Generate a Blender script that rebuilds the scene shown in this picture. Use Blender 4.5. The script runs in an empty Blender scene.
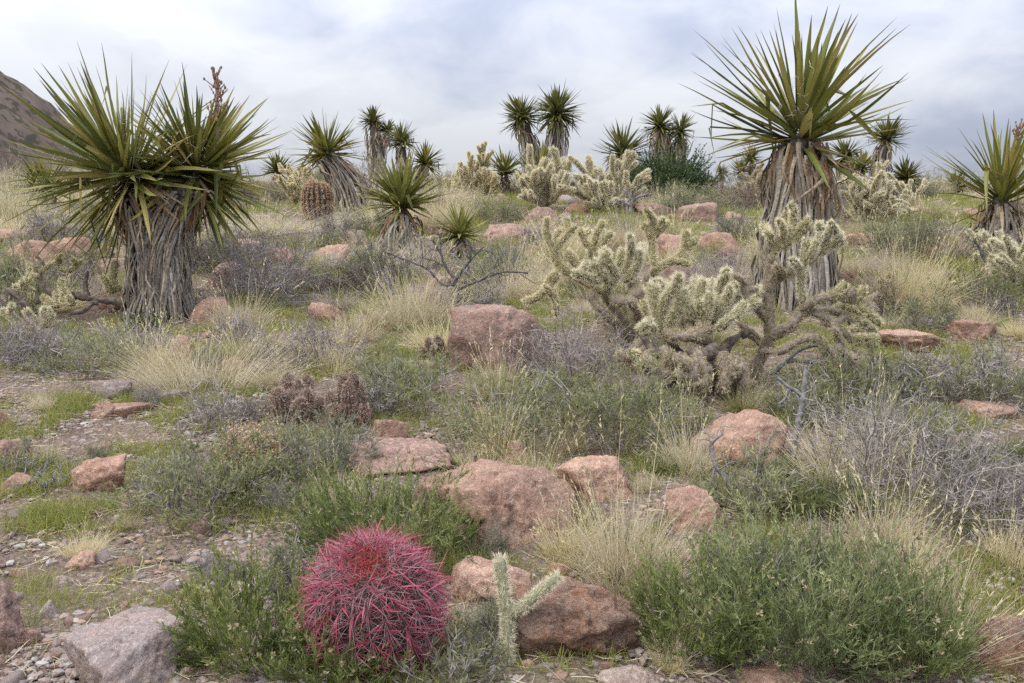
import bpy, math, random
import numpy as np

# ------------------------------------------------------------------ scene, camera, world, light
scene = bpy.context.scene
COL = scene.collection
W, H = 1024, 683
F = 996.0                                   # focal length in pixels (35 mm on a 36 mm sensor)
PITCH = math.radians(-8.0)
CAMZ = 1.47

cam_d = bpy.data.cameras.new("camera")
cam_d.sensor_width = 36.0
cam_d.lens = 36.0 * F / W
cam_d.clip_start = 0.05
cam_d.clip_end = 6000
cam = bpy.data.objects.new("camera", cam_d)
COL.objects.link(cam)
cam.location = (0, 0, CAMZ)
cam.rotation_euler = (math.pi / 2 + PITCH, 0, 0)
scene.camera = cam

SUN_EL, SUN_AZ = math.radians(56), math.radians(-125)      # behind the camera's left shoulder, behind cloud
world = bpy.data.worlds.new("World")
scene.world = world
world.use_nodes = True


def build_world():
    nt = world.node_tree
    nt.nodes.clear()
    N, L = nt.nodes.new, nt.links.new
    out = N("ShaderNodeOutputWorld")
    bg = N("ShaderNodeBackground")
    bg.inputs["Strength"].default_value = 0.1
    sky = N("ShaderNodeTexSky")
    sky.sky_type = "NISHITA"
    sky.sun_disc = False
    sky.sun_elevation = SUN_EL
    sky.sun_rotation = SUN_AZ
    tc = N("ShaderNodeTexCoord")
    sep = N("ShaderNodeSeparateXYZ")
    L(tc.outputs["Generated"], sep.inputs[0])

    def m(op, a, b=None):
        n = N("ShaderNodeMath")
        n.operation = op
        for i, v in enumerate((a, b)):
            if v is None:
                continue
            if isinstance(v, (int, float)):
                n.inputs[i].default_value = v
            else:
                L(v, n.inputs[i])
        return n.outputs[0]
    den = m("ADD", m("MAXIMUM", sep.outputs["Z"], 0.0), 0.42)
    cx, cy = m("DIVIDE", sep.outputs["X"], den), m("DIVIDE", sep.outputs["Y"], den)
    comb = N("ShaderNodeCombineXYZ")
    L(cx, comb.inputs[0]); L(cy, comb.inputs[1])

    def noise(scale, detail, rough, dist, off):
        mp = N("ShaderNodeMapping")
        mp.inputs["Location"].default_value = off
        L(comb.outputs[0], mp.inputs["Vector"])
        n = N("ShaderNodeTexNoise")
        n.inputs["Scale"].default_value = scale
        n.inputs["Detail"].default_value = detail
        n.inputs["Roughness"].default_value = rough
        n.inputs["Distortion"].default_value = dist
        L(mp.outputs[0], n.inputs["Vector"])
        return n.outputs[0]
    big = noise(1.5, 5, 0.5, 0.3, (3.1, 1.7, 0))
    fine = noise(4.2, 8, 0.55, 0.4, (7.3, 2.2, 4))
    # thicker, brighter deck towards -X, darker blue-grey bellies towards +X
    d = m("ADD", m("MULTIPLY", big, 1.10), m("MULTIPLY", fine, 0.85))
    d = m("ADD", d, m("MULTIPLY", sep.outputs["X"], -0.36))
    d = m("SUBTRACT", m("MULTIPLY", d, 1.18), 0.385)
    ramp = N("ShaderNodeValToRGB")
    cr = ramp.color_ramp
    cr.interpolation = "B_SPLINE"
    pts = [(0.48, (4.6, 5.1, 6.5)), (0.64, (5.9, 6.35, 7.6)), (0.80, (7.1, 7.4, 8.2)),
           (0.95, (7.8, 8.1, 8.75)), (1.0, (8.2, 8.45, 9.0))]
    cr.elements[0].position, cr.elements[0].color = pts[0][0], (*[c / 10 for c in pts[0][1]], 1)
    cr.elements[1].position, cr.elements[1].color = pts[-1][0], (*[c / 10 for c in pts[-1][1]], 1)
    for p, c in pts[1:-1]:
        e = cr.elements.new(p)
        e.color = (*[k / 10 for k in c], 1)
    L(d, ramp.inputs[0])
    sc = N("ShaderNodeVectorMath"); sc.operation = "SCALE"
    # an overcast sky is brighter overhead than at the horizon
    L(m("MULTIPLY", m("ADD", m("MULTIPLY", m("MAXIMUM", sep.outputs["Z"], 0.0), 3.2), 0.665), 10.0), sc.inputs["Scale"])
    L(ramp.outputs[0], sc.inputs[0])
    mix = N("ShaderNodeMix"); mix.data_type = "RGBA"
    mix.inputs["Factor"].default_value = 0.94          # near total cloud cover over the clear sky
    L(sky.outputs[0], mix.inputs["A"]); L(sc.outputs[0], mix.inputs["B"])
    L(mix.outputs["Result"], bg.inputs["Color"])
    L(bg.outputs[0], out.inputs[0])


build_world()
sun_d = bpy.data.lights.new("sun", "SUN")
sun_d.energy = 1.5
sun_d.angle = math.radians(13)
sun_d.color = (1.0, 0.95, 0.88)
sun = bpy.data.objects.new("sun", sun_d)
COL.objects.link(sun)
sun.rotation_euler = (math.pi / 2 - SUN_EL, 0, math.pi - SUN_AZ)
vs = scene.view_settings
vs.view_transform = "Standard"
vs.look = "None"
vs.exposure = 0.12
vs.gamma = 1.0
vs.use_curve_mapping = False
scene.cycles.max_bounces = 6
scene.cycles.diffuse_bounces = 3
scene.cycles.glossy_bounces = 2
scene.cycles.transmission_bounces = 3
scene.cycles.transparent_max_bounces = 4
scene.cycles.caustics_reflective = False
scene.cycles.caustics_refractive = False
scene.cycles.use_denoising = False

# ------------------------------------------------------------------ helpers: noise, terrain, pixels


def _hash(ix, iy, iz, seed):
    h = (ix.astype(np.int64) * 374761393 + iy.astype(np.int64) * 668265263 + iz.astype(np.int64) * 1274126177 + seed * 974711) & 0xFFFFFFFF
    h = ((h ^ (h >> 13)) * 1274126177) & 0xFFFFFFFF
    h = (h ^ (h >> 16)) & 0xFFFFFFFF
    return h.astype(np.float64) / 4294967295.0


def vnoise(p, seed=0):
    p = np.atleast_2d(np.asarray(p, float))
    i = np.floor(p)
    f = p - i
    f = f * f * (3 - 2 * f)
    r = 0
    for dx in (0, 1):
        wx = f[:, 0] if dx else 1 - f[:, 0]
        for dy in (0, 1):
            wy = f[:, 1] if dy else 1 - f[:, 1]
            for dz in (0, 1):
                wz = f[:, 2] if dz else 1 - f[:, 2]
                r = r + wx * wy * wz * _hash(i[:, 0] + dx, i[:, 1] + dy, i[:, 2] + dz, seed)
    return r * 2 - 1


def fbm(p, seed=0, oct=4, gain=0.5):
    p = np.atleast_2d(np.asarray(p, float))
    a, s, r = 1.0, 1.0, 0
    for k in range(oct):
        r = r + a * vnoise(p * s + 17.3 * k, seed + k)
        a *= gain
        s *= 2.03
    return r


_gy = np.array([-40, -6, 0, 2.5, 4, 5, 7, 10, 14, 20, 26, 32, 45, 80, 200, 800, 6000.])
_gz = np.array([-2.6, -1.75, -1.47, -1.28, -1.09, -0.98, -0.76, -0.45, -0.12, 0.17, 0.30, 0.20, -0.6, -3, -6, -9, -12.]) + CAMZ
_ty = np.arange(-40, 100, 0.1)
_tz = np.interp(_ty, _gy, _gz)
_k = np.exp(-0.5 * (np.arange(-14, 15) / 6.0) ** 2); _k /= _k.sum()
_tz = np.convolve(np.pad(_tz, 14, mode="edge"), _k, mode="valid")


def gz(x, y):
    x = np.atleast_1d(np.asarray(x, float)); y = np.atleast_1d(np.asarray(y, float))
    z = np.where(y < 95, np.interp(y, _ty, _tz), np.interp(y, _gy, _gz))
    z = z - 0.012 * np.clip(x, -40, 40) * np.clip((y - 8) / 15, 0, 1)
    q = np.stack([x, y, 0 * x], 1)
    z = z + 0.045 * vnoise(q * 0.55, 3) + 0.022 * vnoise(q * 1.7, 5)
    z = z + np.clip((y - 9) / 12, 0, 1) * 0.10 * vnoise(q * 0.23, 9)
    return z


def g1(x, y):
    return float(gz(x, y)[0])


CP, SP = math.cos(PITCH), math.sin(PITCH)
FWD = np.array([0, CP, SP]); UP = np.array([0, -SP, CP]); RIGHT = np.array([1.0, 0, 0])
CAM = np.array([0, 0, CAMZ])


def unproj(px, py, depth):
    return CAM + depth * (FWD + (px - W / 2) / F * RIGHT + (H / 2 - py) / F * UP)


def depth_of(p):
    return float(np.dot(np.asarray(p) - CAM, FWD))


def to_px(p):
    v = np.asarray(p) - CAM
    d = np.dot(v, FWD)
    return W / 2 + F * np.dot(v, RIGHT) / d, H / 2 - F * np.dot(v, UP) / d, d


_dd = np.concatenate([np.arange(1.6, 12, 0.01), np.arange(12, 60, 0.04)])


def place(px, py):
    """the ground point seen at a pixel"""
    r = FWD + (px - W / 2) / F * RIGHT + (H / 2 - py) / F * UP
    P = CAM + _dd[:, None] * r
    below = P[:, 2] < gz(P[:, 0], P[:, 1])
    k = int(np.argmax(below)) if below.any() else int(np.argmin(np.abs(_dd - 25)))
    p = P[k]
    return np.array([p[0], p[1], g1(p[0], p[1])])


def place_d(px, depth):
    x = (px - W / 2) / F * depth
    y = depth
    for _ in range(6):
        z = g1(x, y)
        y = (depth - (z - CAMZ) * SP) / CP
    return np.array([x, y, g1(x, y)])


# ------------------------------------------------------------------ helpers: meshes
class MB:
    """collects geometry, then links it as ONE mesh object"""

    def __init__(self):
        self.v, self.f4, self.f3, self.rnd, self.t, self.n = [], [], [], [], [], 0

    def add(self, v, f4=None, f3=None, rnd=0.5, t=0.0):
        v = np.asarray(v, float).reshape(-1, 3)
        k = len(v)
        self.v.append(v)
        self.rnd.append(np.broadcast_to(np.asarray(rnd, float), (k,)).copy())
        self.t.append(np.broadcast_to(np.asarray(t, float), (k,)).copy())
        if f4 is not None and len(f4):
            self.f4.append(np.asarray(f4, np.int64) + self.n)
        if f3 is not None and len(f3):
            self.f3.append(np.asarray(f3, np.int64) + self.n)
        self.n += k

    def mesh(self, name, smooth=False):
        me = bpy.data.meshes.new(name)
        V = np.concatenate(self.v)
        q = np.concatenate(self.f4) if self.f4 else np.zeros((0, 4), np.int64)
        tr = np.concatenate(self.f3) if self.f3 else np.zeros((0, 3), np.int64)
        me.vertices.add(len(V))
        me.vertices.foreach_set("co", V.astype(np.float32).ravel())
        me.loops.add(q.size + tr.size)
        me.loops.foreach_set("vertex_index", np.concatenate([q.ravel(), tr.ravel()]).astype(np.int32))
        me.polygons.add(len(q) + len(tr))
        st = np.concatenate([np.arange(len(q)) * 4, q.size + np.arange(len(tr)) * 3])
        me.polygons.foreach_set("loop_start", st.astype(np.int32))
        me.polygons.foreach_set("use_smooth", np.full(len(q) + len(tr), smooth, dtype=bool))
        for nm, arr in (("rnd", self.rnd), ("along", self.t)):
            a = me.attributes.new(nm, "FLOAT", "POINT")
            a.data.foreach_set("value", np.concatenate(arr).astype(np.float32))
        me.update()
        me.validate()
        return me

    def build(self, name, mat, parent=None, smooth=False):
        me = self.mesh(name, smooth)
        me.materials.append(mat)
        o = bpy.data.objects.new(name, me)
        COL.objects.link(o)
        if parent is not None:
            part(o, parent)
        return o


def nrm(a):
    return a / np.maximum(np.linalg.norm(a, axis=-1, keepdims=True), 1e-9)


def ribbons(mb, P, Wd, prof, rng, side=None, fold=0.0, rnd=None, twist=0.0):
    """N strips along the paths P (N,K,3); 2 verts a row, or 3 with a folded midrib"""
    N, K, _ = P.shape
    if N == 0:
        return
    T = nrm(np.gradient(P, axis=1))
    if side is None:
        r = rng.normal(size=(N, 1, 3))
        S = nrm(np.cross(T, np.broadcast_to(r, T.shape)))
    else:
        S = np.broadcast_to(side if side.ndim == 3 else side[:, None, :], T.shape)
        S = nrm(S - T * np.sum(S * T, -1, keepdims=True))
    if np.any(twist):
        a = np.linspace(0, 1, K)[None, :, None] * np.asarray(twist).reshape(-1, 1, 1)
        S = S * np.cos(a) + np.cross(T, S) * np.sin(a)
    w = (np.asarray(Wd).reshape(-1, 1) * np.asarray(prof)[None, :])[..., None] * 0.5
    t = np.broadcast_to(np.linspace(0, 1, K)[None, :], (N, K))
    rn = rng.random(N) if rnd is None else np.broadcast_to(rnd, (N,))
    rn = np.broadcast_to(rn[:, None], (N, K))
    if fold:
        Nn = np.cross(S, T)
        rows = np.stack([P - S * w + Nn * w * fold, P, P + S * w + Nn * w * fold], 2)
        c = 3
    else:
        rows = np.stack([P - S * w, P + S * w], 2)
        c = 2
    base = (np.arange(N) * K * c)[:, None, None] + (np.arange(K - 1) * c)[None, :, None] + np.arange(c - 1)[None, None, :]
    f = np.stack([base, base + 1, base + c + 1, base + c], -1).reshape(-1, 4)
    rep = lambda a: np.repeat(a[..., None], c, -1).ravel()
    mb.add(rows.reshape(-1, 3), f4=f, rnd=rep(rn), t=rep(t))


def paths(B, D, L, nseg, droop=0.0, wob=0.0, rng=None):
    """N curves from bases B in directions D, lengths L, bending down by droop and wandering by wob"""
    N = len(B)
    D = nrm(np.asarray(D, float))
    L = np.broadcast_to(np.asarray(L, float), (N,))
    dr = np.broadcast_to(np.asarray(droop, float), (N,))
    P = np.zeros((N, nseg + 1, 3))
    P[:, 0] = B
    d = D.copy()
    for k in range(nseg):
        if wob and k:
            d = d + rng.normal(size=d.shape) * wob
        d[:, 2] -= dr / nseg
        d = nrm(d)
        P[:, k + 1] = P[:, k] + d * (L / nseg)[:, None]
    return P


def dome(rng, n, w, h, emin, nseg, droop=0.0, wob=0.1, lo=0.7, hi=1.05, spread=0.25, power=1.0):
    """stems fanning from the base so that their ends lie on an uneven dome"""
    az = rng.uniform(0, 2 * np.pi, n)
    s0 = math.sin(math.radians(emin))
    el = np.arcsin(s0 + (1 - s0) * rng.random(n) ** power)
    lump = 1 + 0.16 * np.sin(az * 3 + rng.uniform(0, 6)) * np.cos(el) + 0.12 * np.sin(az * 5 + rng.uniform(0, 6))
    L = 1 / np.sqrt((np.cos(el) / (w / 2)) ** 2 + (np.sin(el) / h) ** 2) * rng.uniform(lo, hi, n) * lump
    D = np.stack([np.cos(az) * np.cos(el), np.sin(az) * np.cos(el), np.sin(el)], 1)
    r = np.sqrt(rng.random(n)) * w * 0.5 * spread
    B = np.stack([np.cos(az) * r, np.sin(az) * r, np.zeros(n) - 0.02], 1)
    return paths(B, D, L, nseg, droop, wob, rng)


def sample_on(rng, P, n, t0=0.2, t1=1.0):
    N, K, _ = P.shape
    i = rng.integers(0, N, n)
    s = rng.uniform(t0, t1, n) * (K - 1)
    k = np.minimum(s.astype(int), K - 2)
    f = (s - k)[:, None]
    a, b = P[i, k], P[i, k + 1]
    return a * (1 - f) + b * f, nrm(b - a), i


def twigs_on(rng, P, n, L, spread, nseg=3, t0=0.3, t1=1.0, droop=0.0, wob=0.12):
    B, T, i = sample_on(rng, P, n, t0, t1)
    D = nrm(T + rng.normal(size=T.shape) * spread)
    return paths(B, D, L * rng.uniform(0.5, 1.2, n), nseg, droop, wob, rng)


def leaves_on(mb, rng, P, n, L, Wd, spread, t0=0.25, upright=0.0, rnd=None, droop=0.0, young=0.0):
    B, T, i = sample_on(rng, P, n, t0, 1.0)
    D = T + rng.normal(size=T.shape) * spread
    D[:, 2] += upright
    Q = paths(B, nrm(D), L * rng.uniform(0.6, 1.3, n), 2, droop)
    if rnd is None:                              # whole sprigs differ in colour, not only single leaves
        rnd = np.clip(0.5 + 0.55 * vnoise(B * 9.0 + 3.7, 91) + 0.35 * vnoise(B * 26.0, 92) + rng.normal(size=n) * 0.16 + (0.75 * (B[:, 2] / young - 0.62) if young else 0), 0, 1)
    ribbons(mb, Q, Wd * rng.uniform(0.7, 1.3, n), [0.45, 1.0, 0.12], rng, rnd=rnd)


LINE = [1.0, 0.9, 0.8, 0.65, 0.45, 0.3, 0.2]


def prof_line(k):
    return np.linspace(1, 0.25, k)


def smooth_path(pts, step):
    pts = np.asarray(pts, float)
    if len(pts) == 2:
        n = max(2, int(np.linalg.norm(pts[1] - pts[0]) / step))
        return pts[0] + (pts[1] - pts[0]) * np.linspace(0, 1, n + 1)[:, None]
    p = np.vstack([2 * pts[0] - pts[1], pts, 2 * pts[-1] - pts[-2]])
    out = []
    for k in range(1, len(p) - 2):
        n = max(2, int(np.linalg.norm(p[k + 1] - p[k]) / step))
        t = np.linspace(0, 1, n, endpoint=False)[:, None]
        a, b, c, d = p[k - 1], p[k], p[k + 1], p[k + 2]
        out.append(0.5 * (2 * b + (c - a) * t + (2 * a - 5 * b + 4 * c - d) * t ** 2 + (3 * b - a - 3 * c + d) * t ** 3))
    out.append(pts[-1][None])
    return np.vstack(out)


def frames(P):
    T = nrm(np.gradient(P, axis=0))
    ref = np.array([0.31, 0.87, 0.39])
    X = np.zeros_like(T)
    x = np.cross(T[0], ref)
    for k in range(len(P)):
        x = x - T[k] * np.dot(x, T[k])
        x = x / max(np.linalg.norm(x), 1e-9)
        X[k] = x
    return T, X, np.cross(T, X)


def tube(mb, P, R, sides=8, bump=0.0, seed=0, rnd=0.5, cap=True):
    P = np.asarray(P, float)
    K = len(P)
    R = np.broadcast_to(np.asarray(R, float), (K,))
    T, X, Y = frames(P)
    a = np.arange(sides) * 2 * np.pi / sides
    rad = X[:, None] * np.cos(a)[None, :, None] + Y[:, None] * np.sin(a)[None, :, None]
    V = P[:, None] + rad * R[:, None, None]
    if bump:
        q = V.reshape(-1, 3)
        nz = fbm(q * (0.45 / max(R.max(), 1e-4)), seed, 3).reshape(K, sides, 1)
        V = V + rad * R[:, None, None] * nz * bump
    i = np.arange(K - 1)[:, None] * sides
    j = np.arange(sides)[None, :]
    j2 = (j + 1) % sides
    f = np.stack([i + j, i + j2, i + sides + j2, i + sides + j], -1).reshape(-1, 4)
    vv = V.reshape(-1, 3)
    tt = np.repeat(np.linspace(0, 1, K), sides)
    f3 = None
    if cap:
        vv = np.vstack([vv, P[0] - T[0] * R[0] * 0.3, P[-1] + T[-1] * R[-1] * 0.5])
        tt = np.concatenate([tt, [0, 1]])
        jj, jj2 = np.arange(sides), (np.arange(sides) + 1) % sides
        o = (K - 1) * sides
        f3 = np.vstack([np.stack([jj2, jj, np.full(sides, K * sides)], 1),
                        np.stack([o + jj, o + jj2, np.full(sides, K * sides + 1)], 1)])
    mb.add(vv, f4=f, f3=f3, rnd=rnd, t=tt)
    return P, R, T, X, Y


def icosphere(sub):
    import bmesh
    bm = bmesh.new()
    bmesh.ops.create_icosphere(bm, subdivisions=sub, radius=1.0)
    v = np.array([x.co[:] for x in bm.verts])
    f = np.array([[x.index for x in fc.verts] for fc in bm.faces])
    bm.free()
    return nrm(v), f


ICO = {k: icosphere(k) for k in (1, 2, 3, 4, 5)}


# ------------------------------------------------------------------ helpers: things
def empty(name, loc, rz=0.0):
    o = bpy.data.objects.new(name, None)
    COL.objects.link(o)
    o.location = [float(c) for c in loc]
    o.rotation_euler = (0, 0, rz)
    o.empty_display_size = 0.1
    return o


def tag(o, label=None, cat=None, group=None, kind=None):
    for k, v in (("label", label), ("category", cat), ("group", group), ("kind", kind)):
        if v:
            o[k] = v
    return o


KIDS = {}


def part(o, parent):
    KIDS.setdefault(parent.name, []).append(o)
    o.parent = parent
    return o


def dup(o, parent=None):
    c = o.copy()
    COL.objects.link(c)
    if parent is not None:
        c.parent = parent
    for ch in list(KIDS.get(o.name, [])):
        d = dup(ch, c)
        KIDS.setdefault(c.name, []).append(d)
    return c


# ------------------------------------------------------------------ materials
MATS = {}


def new_mat(name):
    m = bpy.data.materials.new(name)
    m.use_nodes = True
    nt = m.node_tree
    nt.nodes.clear()
    return m, nt, nt.nodes.new, nt.links.new


def ramp_node(N, stops, interp="LINEAR"):
    r = N("ShaderNodeValToRGB")
    cr = r.color_ramp
    cr.interpolation = interp
    cr.elements[0].position, cr.elements[0].color = stops[0][0], (*stops[0][1], 1)
    cr.elements[1].position, cr.elements[1].color = stops[-1][0], (*stops[-1][1], 1)
    for p, c in stops[1:-1]:
        e = cr.elements.new(p)
        e.color = (*c, 1)
    return r


def mixc(N, L, fac, a, b, mode="MIX"):
    x = N("ShaderNodeMix")
    x.data_type = "RGBA"
    x.blend_type = mode
    for key, v in (("Factor", fac), ("A", a), ("B", b)):
        if isinstance(v, (int, float)):
            x.inputs[key].default_value = v
        elif isinstance(v, tuple):
            x.inputs[key].default_value = (*v, 1)
        else:
            L(v, x.inputs[key])
    return x.outputs["Result"]


def leaf_mat(name, cols, tip=None, base=None, tip_at=0.8, trans=0.22, rough=0.62, spec=0.25, objvar=0.18, streak=0.0):
    """colours picked per blade; tips and bases of their own colour"""
    m, nt, N, L = new_mat(name)
    out = N("ShaderNodeOutputMaterial")
    at = N("ShaderNodeAttribute"); at.attribute_name = "rnd"
    al = N("ShaderNodeAttribute"); al.attribute_name = "along"
    n = len(cols)
    rp = ramp_node(N, [(i / max(n - 1, 1), c) for i, c in enumerate(cols)])
    L(at.outputs["Fac"], rp.inputs[0])
    col = rp.outputs[0]
    if base:
        r = ramp_node(N, [(0.0, (1, 1, 1)), (0.3, (0, 0, 0))])
        L(al.outputs["Fac"], r.inputs[0])
        col = mixc(N, L, r.outputs[0], col, base)
    if tip:
        r = ramp_node(N, [(tip_at, (0, 0, 0)), (min(tip_at + 0.15, 1.0), (1, 1, 1))])
        L(al.outputs["Fac"], r.inputs[0])
        col = mixc(N, L, r.outputs[0], col, tip)
    if streak:
        nz = N("ShaderNodeTexNoise"); nz.inputs["Scale"].default_value = 60; nz.inputs["Detail"].default_value = 3
        tcn = N("ShaderNodeTexCoord"); L(tcn.outputs["Object"], nz.inputs["Vector"])
        rr = ramp_node(N, [(0.35, (1 - streak,) * 3), (0.7, (1 + streak * 0.6,) * 3)])
        L(nz.outputs[0], rr.inputs[0])
        col = mixc(N, L, 1.0, col, rr.outputs[0], "MULTIPLY")
    if objvar:
        oi = N("ShaderNodeObjectInfo")
        hs = N("ShaderNodeHueSaturation")
        mr = N("ShaderNodeMapRange")
        mr.inputs["To Min"].default_value = 1 - objvar
        mr.inputs["To Max"].default_value = 1 + objvar
        L(oi.outputs["Random"], mr.inputs["Value"])
        L(mr.outputs[0], hs.inputs["Value"])
        mr2 = N("ShaderNodeMapRange")
        mr2.inputs["To Min"].default_value = 1 + objvar * 0.9
        mr2.inputs["To Max"].default_value = 1 - objvar * 0.9
        L(oi.outputs["Random"], mr2.inputs["Value"])
        L(mr2.outputs[0], hs.inputs["Saturation"])
        L(col, hs.inputs["Color"])
        col = hs.outputs[0]
    p = N("ShaderNodeBsdfPrincipled")
    p.inputs["Roughness"].default_value = rough
    p.inputs["Specular IOR Level"].default_value = spec
    L(col, p.inputs["Base Color"])
    sh = p.outputs[0]
    if trans:
        tl = N("ShaderNodeBsdfTranslucent")
        L(col, tl.inputs["Color"])
        mx = N("ShaderNodeMixShader")
        mx.inputs[0].default_value = trans
        L(sh, mx.inputs[1]); L(tl.outputs[0], mx.inputs[2])
        sh = mx.outputs[0]
    L(sh, out.inputs[0])
    MATS[name] = m
    return m


def rock_mat(name, base, alt, dark, pale, lichen=0.5, bump=0.6, scale=1.0):
    m, nt, N, L = new_mat(name)
    out = N("ShaderNodeOutputMaterial")
    tc = N("ShaderNodeTexCoord")
    oi = N("ShaderNodeObjectInfo")
    ad = N("ShaderNodeVectorMath"); ad.operation = "ADD"
    cb = N("ShaderNodeCombineXYZ")
    ml = N("ShaderNodeMath"); ml.operation = "MULTIPLY"; ml.inputs[1].default_value = 37.0
    L(oi.outputs["Random"], ml.inputs[0]); L(ml.outputs[0], cb.inputs[0]); L(ml.outputs[0], cb.inputs[2])
    L(tc.outputs["Object"], ad.inputs[0]); L(cb.outputs[0], ad.inputs[1])

    def noise(s, d, r=0.6, dist=0.0):
        n = N("ShaderNodeTexNoise")
        n.inputs["Scale"].default_value = s * scale
        n.inputs["Detail"].default_value = d
        n.inputs["Roughness"].default_value = r
        n.inputs["Distortion"].default_value = dist
        L(ad.outputs[0], n.inputs["Vector"])
        return n.outputs[0]
    a = ramp_node(N, [(0.38, (0, 0, 0)), (0.62, (1, 1, 1))]); L(noise(5, 6, 0.62, 0.4), a.inputs[0])
    col = mixc(N, L, a.outputs[0], base, alt)
    b = ramp_node(N, [(0.485, (0, 0, 0)), (0.545, (1, 1, 1))]); L(noise(13, 8, 0.72), b.inputs[0])
    f = N("ShaderNodeMath"); f.operation = "MULTIPLY"; f.inputs[1].default_value = lichen
    L(b.outputs[0], f.inputs[0])
    col = mixc(N, L, f.outputs[0], col, dark)
    c = ramp_node(N, [(0.55, (0, 0, 0)), (0.62, (1, 1, 1))]); L(noise(34, 6, 0.7), c.inputs[0])
    f2 = N("ShaderNodeMath"); f2.operation = "MULTIPLY"; f2.inputs[1].default_value = 0.55
    L(c.outputs[0], f2.inputs[0])
    col = mixc(N, L, f2.outputs[0], col, pale)
    vo = N("ShaderNodeTexVoronoi"); vo.feature = "DISTANCE_TO_EDGE"; vo.inputs["Scale"].default_value = 7.0 * scale
    wv = N("ShaderNodeVectorMath"); wv.operation = "ADD"
    nv = N("ShaderNodeTexNoise"); nv.inputs["Scale"].default_value = 6.0; nv.inputs["Detail"].default_value = 5
    L(ad.outputs[0], nv.inputs["Vector"])
    sv = N("ShaderNodeVectorMath"); sv.operation = "SCALE"; sv.inputs["Scale"].default_value = 0.28
    L(nv.outputs["Color"], sv.inputs[0]); L(ad.outputs[0], wv.inputs[0]); L(sv.outputs[0], wv.inputs[1])
    L(wv.outputs[0], vo.inputs["Vector"])
    ck = ramp_node(N, [(0.004, (0.75, 0.75, 0.75)), (0.022, (0, 0, 0))]); L(vo.outputs["Distance"], ck.inputs[0])
    cm = ramp_node(N, [(0.50, (0, 0, 0)), (0.58, (1, 1, 1))]); L(noise(3.1, 3), cm.inputs[0])
    cf = N("ShaderNodeMath"); cf.operation = "MULTIPLY"; L(ck.outputs[0], cf.inputs[0]); L(cm.outputs[0], cf.inputs[1])
    col = mixc(N, L, cf.outputs[0], col, tuple(x * 0.45 for x in dark))
    g = ramp_node(N, [(0.30, (0.62, 0.61, 0.60)), (0.72, (1.25, 1.25, 1.25))]); L(noise(90, 5, 0.75), g.inputs[0])
    col = mixc(N, L, 1.0, col, g.outputs[0], "MULTIPLY")
    g3 = ramp_node(N, [(0.36, (0.74, 0.73, 0.72)), (0.5, (1, 1, 1)), (0.66, (1.22, 1.22, 1.22))]); L(noise(230, 3, 0.7), g3.inputs[0])
    col = mixc(N, L, 1.0, col, g3.outputs[0], "MULTIPLY")
    hs = N("ShaderNodeHueSaturation")
    mr = N("ShaderNodeMapRange"); mr.inputs["To Min"].default_value = 0.86; mr.inputs["To Max"].default_value = 1.16
    L(oi.outputs["Random"], mr.inputs["Value"]); L(mr.outputs[0], hs.inputs["Value"]); L(col, hs.inputs["Color"])
    p = N("ShaderNodeBsdfPrincipled")
    p.inputs["Roughness"].default_value = 0.88
    p.inputs["Specular IOR Level"].default_value = 0.2
    L(hs.outputs[0], p.inputs["Base Color"])
    bm = N("ShaderNodeBump"); bm.inputs["Strength"].default_value = bump; bm.inputs["Distance"].default_value = 0.05
    hsum = N("ShaderNodeMath"); hsum.operation = "ADD"
    L(noise(22, 10, 0.68), hsum.inputs[0]); L(noise(70, 6, 0.7), hsum.inputs[1])
    L(hsum.outputs[0], bm.inputs["Height"])
    L(bm.outputs[0], p.inputs["Normal"])
    L(p.outputs[0], out.inputs[0])
    MATS[name] = m
    return m


def wood_mat(name, a, b, scale=30.0, bump=0.5):
    m, nt, N, L = new_mat(name)
    out = N("ShaderNodeOutputMaterial")
    tc = N("ShaderNodeTexCoord")
    n = N("ShaderNodeTexNoise"); n.inputs["Scale"].default_value = scale; n.inputs["Detail"].default_value = 6
    n.inputs["Roughness"].default_value = 0.65
    L(tc.outputs["Object"], n.inputs["Vector"])
    r = ramp_node(N, [(0.36, a), (0.64, b)]); L(n.outputs[0], r.inputs[0])
    p = N("ShaderNodeBsdfPrincipled"); p.inputs["Roughness"].default_value = 0.85
    p.inputs["Specular IOR Level"].default_value = 0.2
    L(r.outputs[0], p.inputs["Base Color"])
    bp = N("ShaderNodeBump"); bp.inputs["Strength"].default_value = bump; bp.inputs["Distance"].default_value = 0.01
    L(n.outputs[0], bp.inputs["Height"]); L(bp.outputs[0], p.inputs["Normal"])
    L(p.outputs[0], out.inputs[0])
    MATS[name] = m
    return m


# yucca
leaf_mat("yucca_leaf", [(0.088, 0.101, 0.021), (0.139, 0.151, 0.032), (0.199, 0.203, 0.044), (0.295, 0.265, 0.065), (0.354, 0.280, 0.089)], tip=(0.10, 0.055, 0.025), base=(0.15, 0.145, 0.06), tip_at=0.84, trans=0.22, rough=0.45, spec=0.4, objvar=0.05)
leaf_mat("yucca_leaf_bright", [(0.144, 0.158, 0.039), (0.230, 0.231, 0.055), (0.316, 0.290, 0.083)], tip=(0.14, 0.08, 0.04), base=(0.24, 0.22, 0.10), tip_at=0.86, trans=0.2, rough=0.45, spec=0.4, objvar=0.05)
leaf_mat("yucca_leaf_dark", [(0.086, 0.095, 0.024), (0.138, 0.142, 0.036), (0.222, 0.199, 0.055)], tip=(0.12, 0.08, 0.05), base=(0.12, 0.11, 0.05), tip_at=0.84, trans=0.2, rough=0.5, objvar=0.1)
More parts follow.
